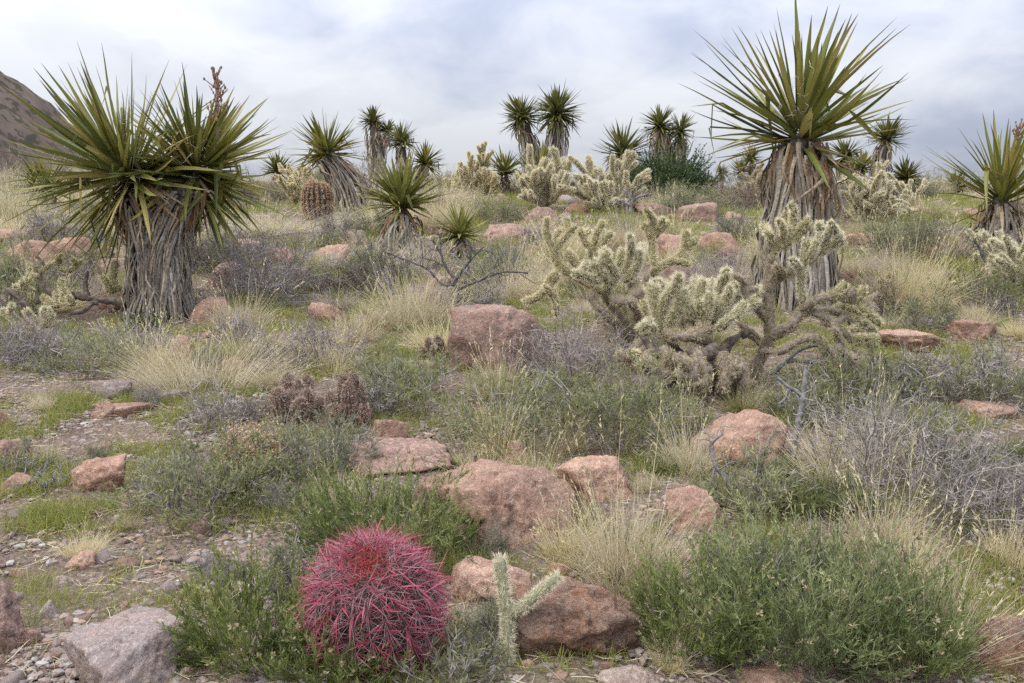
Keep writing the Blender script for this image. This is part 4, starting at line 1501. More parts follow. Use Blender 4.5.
yucca("shaggy-trunked yucca with grey fringed crown, shorter of the pair over the round green bush", 676, 21.5,
      [([(676, 192), (677, 162), (679, 138)], 9, 7, 30, 100, 2.2)],
      [((680, 131), 0, (0.2, 0, 1), 18, 80, 125, 2.0, D_)], 117)
yucca("little round-headed yucca on the skyline next to the tall single-headed yucca", 751, 24.0, [([(751, 190), (751, 164)], 5, 4, 16, 30, 1.8)],
      [((751, 158), 0, (0, 0, 1), 13, 60, 112, 1.6, None)], 118)
yucca("tiniest yucca ball on the skyline, like a pom-pom on a short stem", 722, 26.0, [([(722, 188), (722, 176)], 3, 3, 8, 14, 1.6)],
      [((722, 172), 0, (0, 0, 1), 9, 50, 115, 1.3, "yucca_leaf_dark")], 119)
yucca("tiny low yucca tuft between the pom-pom yucca and the grey cholla", 742, 24.0, [([(741, 188), (741, 176)], 4, 3, 8, 14, 1.6)],
      [((741, 172), 0, (-0.2, 0, 1), 14, 40, 90, 1.6, None)], 120)
yucca("tall slim far yucca with grey skirted trunk behind the dry-armed cholla", 880, 18.0,
      [([(880, 200), (880, 170), (884, 146)], 10, 7, 32, 100, 2.2)],
      [((886, 138), 0, (0.1, 0, 1), 21, 80, 112, 2.1, D_)], 121)
yucca("dark far yucca with drooping skirt just behind the tall single-headed yucca", 848, 19.0,
      [([(848, 196), (848, 176), (846, 160)], 11, 9, 26, 90, 2.2)],
      [((846, 156), 0, (-0.1, 0, 1), 22, 70, 112, 2.1, D_)], 122)
yucca("squat dark-green far yucca with full rounded head behind the dry-armed cholla", 906, 18.0,
      [([(904, 200), (905, 184)], 9, 8, 18, 60, 2.2)],
      [((906, 177), 0, (0.05, 0, 1), 21, 90, 112, 2.2, D_)], 123)
yucca("low spreading yucca tuft on the skyline between far dark yuccas and the frame-edge yucca", 958, 20.0,
      [([(957, 204), (957, 192)], 5, 4, 10, 20, 2)], [((957, 189), 0, (0, 0, 1), 21, 60, 95, 1.9, D_)], 124)
yucca("pale shaggy yucca head low among bushes beside the slim far yucca", 862, 17.0,
      [([(862, 204), (862, 178)], 9, 7, 24, 60, 2.2)], [((862, 168), 0, (0, 0, 1), 17, 60, 110, 2, None)], 125)
mark("the two-headed yucca", 158, 312); mark("the tall single-headed yucca", 797, 318)
mark("the frame-edge yucca", 1000, 252); mark("the yellow-green yucca", 400, 260)
mark("the leaning yucca", 358, 212); mark("the skyline yucca pair", 545, 200)

# ------------------------------------------------------------------ chollas
cholla("spreading cholla with olive arms forking upward above the grey twig shrub", 628, 5.9, [
    ("trunk", "old", [([(634, 352), (626, 330), (614, 305), (604, 292)], 7.5), ([(640, 348, .1), (646, 325, .1), (652, 300, .1), (650, 272, .12)], 7), ([(628, 338), (605, 318, -.1), (596, 306, -.1), (590, 290)], 7)]),
    ("arm", "fresh", [([(604, 294), (588, 284), (570, 274), (558, 264), (555, 252), (562, 240)], 6.2), ([(560, 266), (552, 282, -.05), (538, 297, -.05), (523, 303, -.05)], 6), ([(556, 254), (549, 240), (545, 227)], 5.5), ([(562, 242), (570, 232), (577, 226)], 5.5), ([(549, 280, -.05), (555, 300, -.1), (557, 317, -.1)], 5.5)]),
    ("arm", "fresh", [([(588, 284, .1), (590, 264, .1), (598, 250, .1), (612, 232, .1)], 5.8), ([(590, 258, .1), (594, 244, .1), (598, 228, .1)], 5.5), ([(580, 280), (576, 262), (566, 250)], 5.8), ([(594, 252, .1), (584, 240, .12), (580, 228, .12)], 5.2)]),
    ("arm", "fresh", [([(650, 275, .1), (662, 266, .1), (680, 256, .1), (697, 238, .1)], 6.2), ([(656, 268, .1), (652, 252, .15), (651, 238, .15), (642, 222, .15)], 5.8), ([(651, 240, .15), (660, 230, .15), (670, 222, .15)], 5.6), ([(652, 240, .15), (654, 226, .16), (655, 218, .16)], 5.4), ([(672, 262, .1), (682, 262, .05), (690, 266, .05)], 5.4)]),
    ("arm", "white", [([(604, 292), (612, 280), (620, 268, -.05), (623, 248, -.05)], 7), ([(612, 284, -.1), (600, 272, -.15), (592, 260, -.15)], 6.8), ([(618, 278, -.1), (608, 262, -.15), (606, 250, -.15)], 6.6), ([(624, 282, -.1), (636, 268, -.15), (640, 250, -.15)], 6.6), ([(600, 282, -.12), (584, 276, -.2), (572, 272, -.2)], 6.4), ([(625, 275, -.1), (630, 258, -.12), (631, 246, -.12)], 6.2)]),
    ("arm", "old", [([(612, 296, -.1), (625, 300, -.15), (640, 297, -.15), (650, 288, -.15)], 7.5), ([(640, 300, -.1), (640, 320, -.15), (648, 336, -.15)], 7), ([(622, 332), (612, 345, -.1), (606, 362, -.1)], 5.5)]),
], 201, occ_r=0.3)
cholla("dense low cholla with glowing white joints over a gnarled dead brown trunk", 690, 5.0, [
    ("trunk", "wood", [([(700, 398), (690, 370), (672, 345), (660, 330)], 8.2), ([(704, 400), (716, 368, -.05), (728, 345, -.05), (744, 332, -.05)], 8.8), ([(690, 396, -.1), (672, 374, -.12), (650, 346, -.12), (640, 336, -.12)], 6.1),
                       ([(708, 395, .1), (712, 360, .1), (706, 336, .1)], 8.2), ([(726, 396, -.1), (736, 372, -.15), (738, 352, -.15)], 8.2), ([(680, 385, -.15), (668, 392, -.2), (664, 398, -.2)], 5.4),
                       ([(716, 350, -.15), (700, 356, -.2), (686, 350, -.2)], 6.8), ([(742, 336, -.05), (752, 332, -.08), (760, 340, -.08)], 3.4)]),
    ("old_arm", "old", [([(664, 332), (676, 340, -.12), (694, 336, -.12), (712, 326, -.1)], 9), ([(700, 352, -.2), (692, 368, -.25), (690, 384, -.25)], 9), ([(722, 352, -.2), (728, 374, -.25), (722, 392, -.25)], 9),
                        ([(664, 346, -.15), (666, 368, -.2), (658, 384, -.2)], 7.5), ([(644, 338, -.1), (634, 352, -.15), (628, 362, -.15)], 7)]),
    ("arm", "white", [([(664, 334), (658, 318), (654, 300), (655, 284)], 8.4), ([(660, 316), (666, 300, -.04), (674, 284, -.04)], 8.2), ([(668, 330), (676, 312, -.06), (690, 298, -.06)], 8), ([(656, 330, -.1), (646, 326, -.12), (638, 331, -.12)], 7.2), ([(664, 308, .08), (664, 292, .08), (663, 282, .08)], 7.6)]),
    ("arm", "white", [([(688, 336), (694, 316), (700, 298), (703, 279)], 8.4), ([(694, 318, -.06), (686, 304, -.08), (680, 296, -.08)], 7.8), ([(700, 332, -.05), (706, 312, -.08), (711, 292, -.08)], 8.2), ([(698, 312, .05), (694, 296, .05), (690, 285, .05)], 7.6)]),
    ("arm", "white", [([(708, 334), (714, 312), (719, 296), (720, 281)], 8.2), ([(716, 320, -.04), (724, 304, -.06), (732, 289, -.06)], 8), ([(722, 328), (732, 316, -.04), (746, 308, -.04), (757, 298, -.04)], 7.8), ([(730, 318), (736, 306, .02), (740, 296, .02)], 7.4), ([(718, 330, -.1), (726, 322, -.14), (734, 318, -.14)], 7.4)]),
    ("arm", "fresh", [([(668, 336, .12), (660, 322, .15), (648, 312, .15), (642, 300, .15)], 7.4), ([(712, 330, .15), (712, 314, .18), (708, 300, .2), (710, 290, .2)], 7.6), ([(684, 334, .12), (684, 316, .16), (682, 302, .18), (684, 292, .18)], 7.6)]),
    ("hanging_joint", "old", [([(672, 372, -.2), (660, 376, -.25), (650, 388, -.28)], 6.5)]), ("hanging_joint", "old", [([(694, 358, -.22), (704, 372, -.28), (706, 392, -.28)], 7)]),
    ("hanging_joint", "old", [([(734, 356, -.18), (744, 370, -.22), (744, 388, -.24)], 6.5)]), ("hanging_joint", "old", [([(652, 350, -.18), (640, 360, -.22), (642, 376, -.22)], 6.2)]),
    ("fallen_joint", "fresh", [([(628, 352, -.2), (640, 356, -.2)], 7), ([(636, 368, -.25), (646, 362, -.25)], 7)]),
], 202, occ_r=0.35)
cholla("tall open cholla with straight upright arms in front of the skirted yucca trunk", 758, 5.1, [
    ("trunk", "old", [([(752, 392), (758, 370), (763, 345), (766, 318), (767, 290)], 9), ([(760, 356), (775, 340, -.05), (790, 322, -.05), (803, 308, -.05)], 7)]),
    ("arm", "old", [([(767, 294), (768, 275), (769, 258), (771, 244)], 7.5), ([(769, 286), (784, 276, .02), (800, 266, .04), (816, 256, .05)], 7)]),
    ("arm", "fresh", [([(770, 256), (778, 246), (786, 236), (788, 226)], 6.2), ([(784, 240), (784, 228, -.03), (784, 222, -.03)], 5.6), ([(786, 238), (792, 226, .04), (794, 214, .04)], 6.4), ([(784, 245), (796, 238, .03), (810, 224, .03)], 6.2), ([(771, 244), (770, 236, -.03), (766, 231, -.03)], 6)]),
    ("arm", "white", [([(803, 304, -.06), (801, 284, -.06), (804, 260, -.06), (807, 238, -.06)], 6.4), ([(812, 258, .04), (815, 244, .04), (817, 233, .04)], 6.2), ([(816, 256, .05), (824, 244, .06), (831, 224, .06)], 6.4), ([(820, 254, .05), (832, 246, .06), (846, 240, .06)], 6.2), ([(826, 248, .06), (836, 242, .12), (840, 230, .12)], 6), ([(806, 262, -.06), (814, 250, -.1), (816, 240, -.1)], 5.6)]),
    ("drooping_arm", "old", [([(800, 310, -.05), (820, 298, -.1), (842, 296, -.1), (862, 306, -.1), (876, 318, -.1)], 7), ([(806, 308, -.05), (824, 316, -.08), (842, 330, -.08), (858, 346, -.08)], 6.6), ([(830, 318, -.08), (838, 340, -.14), (850, 362, -.14), (858, 380, -.14)], 6.2), ([(842, 300, -.1), (856, 300, 0), (872, 300, .05)], 5.8)]),
    ("drooping_arm", "fresh", [([(858, 306, -.1), (868, 312, -.12), (880, 326, -.12)], 6.2), ([(852, 338, -.08), (862, 338, -.1), (880, 338, -.1)], 6), ([(846, 332, -.08), (858, 328, -.02), (868, 322, -.02)], 5.8), ([(858, 378, -.14), (862, 384, -.14)], 6), ([(832, 298, -.1), (842, 288, -.1), (846, 282, -.1)], 6), ([(854, 304, -.1), (862, 294, -.1), (864, 286, -.1)], 5.6)]),
    ("drooping_arm", "old", [([(766, 340, .05), (786, 326, .15), (808, 314, .2), (830, 312, .2), (848, 320, .2), (866, 334, .2), (872, 352, .2)], 6.4)]),
    ("drooping_arm", "fresh", [([(830, 312, .2), (844, 306, .2), (860, 312, .2), (874, 312, .2)], 6), ([(848, 320, .2), (862, 322, .2), (876, 332, .2)], 6), ([(838, 312, .2), (846, 298, .22), (852, 290, .22)], 5.8)]),
    ("drooping_arm", "old", [([(760, 352, -.1), (776, 352, -.18), (792, 344, -.2), (812, 340, -.2), (830, 350, -.2), (838, 372, -.2)], 5.8)]),
    ("arm", "old", [([(766, 320), (756, 306, -.1), (748, 292, -.12), (744, 276, -.12)], 5.8), ([(764, 345), (750, 336, .1), (738, 322, .12)], 5.8)]),
], 203, occ_r=0.3)
cholla("sprawling cholla lying from the two-headed yucca's foot, pale joints on dark bare limbs", 92, 6.9, [
    ("limb", "wood", [([(126, 304), (106, 300), (88, 298), (72, 292)], 5), ([(76, 296), (62, 296), (48, 290), (40, 276), (46, 266)], 4), ([(96, 302, -.1), (84, 310, -.2), (70, 314, -.2)], 2.5), ([(46, 266), (38, 258), (34, 254)], 2.2), ([(88, 298), (86, 284, .1), (88, 270, .1)], 3.2)]),
    ("limb", "wood", [([(30, 312, -.2), (16, 296, -.2), (6, 288, -.2)], 3)]),
    ("arm", "fresh", [([(42, 272), (50, 265), (58, 264), (61, 256)], 4), ([(58, 268), (68, 271), (76, 267), (82, 260)], 4), ([(40, 278), (34, 276), (26, 276)], 3.8), ([(52, 268), (56, 262), (62, 262)], 3.6)]),
    ("arm", "fresh", [([(34, 291, -.05), (24, 288, -.05), (12, 286, -.05)], 4.2), ([(26, 290, -.05), (26, 284, -.05), (26, 277, -.05)], 3.2), ([(42, 296, -.05), (52, 304, -.08), (62, 306, -.08)], 5), ([(62, 306, -.08), (64, 298, -.08), (64, 290, -.08)], 5), ([(60, 306, -.08), (68, 305, -.1), (76, 303, -.1)], 5)]),
    ("arm", "white", [([(28, 336, -.3), (20, 324, -.3), (8, 314, -.3), (0, 310, -.3)], 5), ([(42, 328, -.3), (46, 318, -.3), (48, 308, -.3)], 5.4), ([(42, 326, -.3), (50, 318, -.33), (52, 313, -.33)], 5), ([(40, 324, -.3), (32, 318, -.32), (26, 312, -.32)], 4.6)]),
    ("arm", "fresh", [([(122, 290, .1), (114, 284, .1), (110, 277, .1)], 6), ([(118, 288, .1), (110, 291, .05), (107, 286, .05)], 5.5)]),
], 204, occ_r=0.35)
cholla("small Y-shaped young cholla standing before the rusty orange rock", 509, 2.66, [
    ("stem", "pale", [([(508, 672), (508, 645), (507, 618), (503, 585), (499, 555)], 9.6)]),
    ("arm", "pale", [([(509, 612), (522, 607), (540, 592), (560, 575)], 9.0)]),
], 205, occ_r=0.1)
cholla_auto("full pale cream cholla with crowded upright joints beside a mauve rock", 548, 212, 52, 60, 206, "white", 9, 4.2, upright=0.8, jn=5)
cholla_auto("open-topped cream cholla with dark bare trunk behind a dried spiny branch", 605, 212, 62, 62, 207, "white", 9, 4.0, upright=0.5, jn=5)
cholla_auto("pale grey-green cholla with many thin arms on the ridge crest", 473, 200, 52, 50, 208, "fresh", 11, 2.8, upright=0.8, jn=5)
cholla_auto("dry-armed cholla with drooping brown limbs and cream tips behind the tall yucca", 868, 224, 70, 50, 209, "white", 10, 3.6, upright=0.4, jn=4)
cholla_auto("grey bushy cholla on the skyline beside the tall single-headed yucca", 752, 210, 42, 46, 210, "old", 10, 2.8, jn=5)
cholla_auto("scrawny pale cholla right behind the far brown barrel cactus", 296, 206, 34, 38, 211, "fresh", 8, 2.6, jn=3)
cholla_auto("small rounded pale cholla on the ridge between stemless yucca and barrel cactus", 298, 188, 30, 26, 212, "fresh", 9, 2.4, depth=17, jn=4)
cholla_auto("cholla cut by the frame edge with thick cream joints near the frame-edge yucca", 1030, 296, 60, 70, 213, "white", 8, 6.0, jn=3)
cholla_auto("low cluster of cream cholla joints at the frame-edge yucca's foot", 989, 268, 30, 18, 214, "white", 7, 4.2, upright=0.9, jn=2)
cholla_auto("solitary upright cholla tip poking out of pale grey grass", 888, 306, 14, 40, 215, "fresh", 2, 4.5, upright=1.0, jn=2)
cholla_auto("short pale cholla standing alone in straw beyond the tall yucca", 905, 196, 24, 30, 216, "white", 6, 3.0, depth=15, jn=3)
mark("the Y-shaped cholla", 509, 672); mark("the white-jointed cholla", 690, 398); mark("the upright cholla", 758, 392)
mark("the sprawling cholla", 70, 310); mark("the cream cholla", 548, 212); mark("the dry-armed cholla", 868, 224)

# ------------------------------------------------------------------ barrel and hedgehog cacti
barrel("big round barrel cactus bristling with pink-red spines", 384, 668, 158, 156, 301, 21, 16, "red", tilt=(0.48, -0.08))
barrel("far reddish-brown barrel cactus, a plain upright cylinder with rounded top", 318, 217, 33, 41, 302, 18, 16, "brown", depth=12.5)
hedgehog("wider mound of dusty pink hedgehog cactus columns", 295, 424, 64, 58, 303, 11)
hedgehog("narrower leaning mound of brown hedgehog cactus beside the pink one", 350, 432, 52, 62, 304, 8)
hedgehog("small grey-brown hedgehog cactus mound against the flat-faced boulder", 434, 362, 34, 30, 305, 6)
mark("the red barrel cactus", 379, 660); mark("the far barrel cactus", 318, 216); mark("the hedgehog cactus mounds", 320, 430)

# ------------------------------------------------------------------ boulders and rocks
G = "rocks strewn over the slope"
R = [
    (501, 376, 112, 78, "rock_mauve", "large flat-faced mauve boulder below the dark dead bush", 4013, dict(dfac=0.8, flat=0.42, cuts=16, rough=0.05, rz=0.0)),
    (492, 554, 176, 104, "rock_pink", "long sloping mauve slab behind the Y-shaped cholla, biggest rock of all", 402, dict(dfac=0.95, flat=0.38, cuts=10, rough=0.05, tilt=0.16, rz=0.05)),
    (402, 474, 124, 40, "rock_mauve", "low cracked mauve ledge lying behind the sloping slab", 403, dict(dfac=0.9, flat=0.35, cuts=13)),
    (596, 506, 92, 56, "rock_pink", "pink rock half hidden behind the straw grass clump beside the sloping slab", 4041, dict(dfac=0.9, flat=0.4)),
    (745, 468, 102, 64, "rock_pink", "smooth pink hump of rock under the grey dead stick", 405, dict(dfac=0.8, rough=0.05, cuts=9, ball=0.98)),
    (698, 536, 64, 52, "rock_pink", "knobbly pink rock beside the straw grass clump", 406, dict(dfac=0.8)),
    (576, 664, 148, 92, "rock_orange", "rusty orange pitted rock behind the Y-shaped cholla", 407, dict(dfac=0.75, flat=0.3, rough=0.12, cuts=13)),
    (482, 606, 88, 50, "rock_pink", "low pink rock tucked between red barrel cactus and orange rock", 408, dict(dfac=0.8, flat=0.35)),
    (134, 702, 126, 96, "rock_grey", "broad flat grey slab sunk in the gravel", 409, dict(dfac=1.1, flat=0.5, rough=0.045, cuts=12, tilt=0.08)),
    (-4, 658, 66, 80, "rock_mauve", "dark pitted rock cut by the frame edge", 410, dict(dfac=0.8, rough=0.10, ball=1.0)),
    (98, 494, 72, 44, "rock_pink", "pink flat-topped rock propped over bare soil with pale streak", 411, dict(bury=0.2, dfac=0.6, flat=0.3, tilt=0.18, cuts=12)),
    (214, 588, 62, 34, "rock_dark", "low rock crusted with black lichen near the red barrel cactus", 412, dict(dfac=0.8, rough=0.11)),
    (632, 694, 70, 30, "rock_tan", "pale tan rock at the bottom edge below the orange rock", 413, dict(flat=0.3)),
    (765, 698, 92, 36, "rock_pink", "rounded pink rock peeking from under the big green shrub", 414, dict(rough=0.05)),
    (1006, 676, 70, 76, "rock_orange", "rusty rock at the frame edge behind bent straw grass", 415, dict(dfac=0.8)),
    (387, 446, 42, 32, "rock_pink", "pointed pink stone beside the leaning hedgehog cactus", 416, dict(dfac=0.7, cuts=12)),
    (180, 364, 36, 30, "rock_orange", "ochre rock among straw grass below the two-headed yucca", 417, dict(dfac=0.8)),
    (229, 288, 38, 32, "rock_mauve", "smooth egg-shaped mauve boulder beside the large grey twig shrub", 418, dict(rough=0.03, cuts=8, ball=0.9)),
    (32, 268, 58, 34, "rock_pink", "flat-topped pink outcrop rock at the frame edge uphill", 419, dict(flat=0.35)),
    (68, 262, 52, 30, "rock_pink", "tilted pink outcrop slab next to the frame-edge outcrop", 420, dict(flat=0.35, tilt=0.12)),
    (108, 276, 34, 22, "rock_mauve", "low mauve outcrop stone against the two-headed yucca's trunk", 421, dict(flat=0.3)),
    (12, 244, 40, 18, "rock_pink", "far pink ledge above the outcrop at the frame edge", 422, dict(flat=0.35)),
    (328, 324, 38, 24, "rock_pink", "half-buried pink rock between two grey twig shrubs", 423, dict()),
    (509, 245, 56, 26, "rock_mauve", "long low dark mauve boulder uphill of the dead bush", 424, dict(flat=0.3, cuts=11)),
    (539, 225, 42, 22, "rock_mauve", "dark mauve boulder under the full cream cholla", 425, dict()),
    (577, 214, 28, 14, "rock_orange", "small orange-brown boulder between the two cream chollas", 426, dict()),
    (524, 262, 40, 20, "rock_orange", "salmon slab lying below the long mauve boulder", 427, dict(flat=0.4)),
    (700, 222, 46, 24, "rock_mauve", "mauve boulder uphill behind the spreading cholla", 428, dict()),
    (660, 258, 46, 30, "rock_pink", "pink slab behind the arms of the spreading cholla", 429, dict(flat=0.35)),
    (718, 250, 60, 22, "rock_pink", "broad pink slab in the straw behind the upright cholla", 430, dict(flat=0.4)),
    (905, 352, 92, 24, "rock_pink", "wide flat pink bedrock patch in green grass", 431, dict(dfac=0.7, flat=0.45)),
    (968, 340, 52, 22, "rock_pink", "small flat pink bedrock patch beside the wide one", 432, dict(dfac=0.7, flat=0.45)),
    (848, 292, 42, 26, "rock_orange", "salmon rock just behind the upright cholla's drooping arms", 433, dict(flat=0.2)),
    (1003, 282, 50, 28, "rock_pink", "pink rock at the frame-edge yucca's foot", 434, dict(flat=0.2)),
    (104, 420, 22, 20, "rock_orange", "small ochre cube-like stone in green grass", 435, dict(rough=0.04, cuts=11)),
    (126, 418, 44, 16, "rock_pink", "thin pink slab beside the ochre stone", 436, dict(flat=0.4)),
    (112, 400, 42, 22, "rock_grey", "flat grey-pink slab behind the ochre stone", 437, dict(flat=0.4)),
    (83, 572, 30, 22, "rock_pink", "pale pink stone in the gravel above the grey slab", 438, dict()),
    (66, 588, 26, 16, "rock_grey", "pale flattish stone in the gravel near the frame-edge rock", 439, dict()),
    (50, 622, 22, 24, "rock_grey", "grey upright stone beside the dark frame-edge rock", 440, dict()),
    (200, 536, 22, 24, "rock_mauve", "mauve wedge stone at the foot of the grey-green sage", 441, dict()),
    (30, 648, 24, 22, "rock_orange", "brown stone wedged between dark rock and grey slab", 442, dict()),
    (306, 286, 34, 26, "rock_mauve", "mauve rock on the uphill side of the large grey twig shrub", 443, dict()),
    (282, 262, 32, 18, "rock_pink", "pink rock peeping behind the large grey twig shrub", 444, dict()),
    (340, 262, 44, 22, "rock_pink", "low pink rock below the leaning yucca", 445, dict(flat=0.3)),
    (-4, 430, 32, 30, "rock_pink", "pink rock cut by the frame edge above the grassy patch", 446, dict()),
    (8, 462, 44, 26, "rock_mauve", "flat mauve rock by grey twigs at the frame edge", 447, dict(flat=0.3)),
    (18, 492, 36, 20, "rock_pink", "small pink rock beneath grey twigs near the frame edge", 448, dict()),
    (520, 474, 38, 36, "rock_pink", "small angular pink rock behind the top of the sloping slab", 449, dict(cuts=12)),
    (430, 372, 30, 14, "rock_orange", "rusty stone beside the flat-faced boulder's base", 450, dict()),
    (592, 418, 28, 16, "rock_pink", "pink stone under the blue-green sage bush", 451, dict()),
    (236, 376, 40, 20, "rock_pink", "pink flat rock below the straw grass by the yucca", 452, dict(flat=0.4)),
    (208, 322, 40, 26, "rock_pink", "pink rock beside the skirted trunk of the two-headed yucca", 453, dict()),
    (116, 312, 40, 22, "rock_orange", "reddish rock under the sprawling cholla's limb", 454, dict()),
    (980, 420, 60, 20, "rock_pink", "low pink rock in yellow-green grass near the frame edge", 455, dict(flat=0.4)),
    (860, 246, 36, 16, "rock_pink", "pale pink rock behind the green bush near the tall yucca", 456, dict(flat=0.3)),
    (405, 262, 40, 14, "rock_pink", "flat rock at the yellow-green yucca's foot", 457, dict(flat=0.3)),
    (650, 214, 40, 14, "rock_mauve", "far low mauve rock by the dried spiny branch", 458, dict(flat=0.3)),
    (920, 216, 44, 12, "rock_pink", "far flat pink rock near the frame-edge yucca", 459, dict(flat=0.3)),
    (975, 218, 24, 12, "rock_orange", "bright salmon rock behind the frame-edge yucca's dead leaves", 460, dict()),
    (172, 402, 40, 14, "rock_grey", "grey flat stone edging the straw grass clump", 461, dict(flat=0.4)),
    (560, 580, 34, 20, "rock_pink", "pink stone wedged behind the orange rock", 462, dict()),
    (696, 566, 50, 24, "rock_mauve", "mauve stone below the knobbly pink rock", 463, dict()),
    (440, 236, 30, 14, "rock_mauve", "low mauve rock between yellow-green yucca and smallest rosette", 464, dict(flat=0.3)),
    (250, 250, 30, 14, "rock_pink", "little pink rock above the large grey twig shrub", 465, dict(flat=0.3)),
]
for cx, yb, w, h, m, lab, sd, kw in R:
    rock(cx, yb, w, h, m, lab, sd, group=G, **kw)
mark("the flat-faced boulder", 500, 372); mark("the sloping slab", 490, 545); mark("the pink rock hump", 745, 464)
mark("the grey slab", 134, 683); mark("the propped pink rock", 98, 492); mark("the pink outcrop", 50, 264)
mark("the pink bedrock patch", 905, 350); mark("the long mauve boulder", 509, 244); mark("the egg-shaped boulder", 229, 287)
mark("the frame-edge dark rock", 6, 655); mark("the knobbly pink rock", 698, 534)

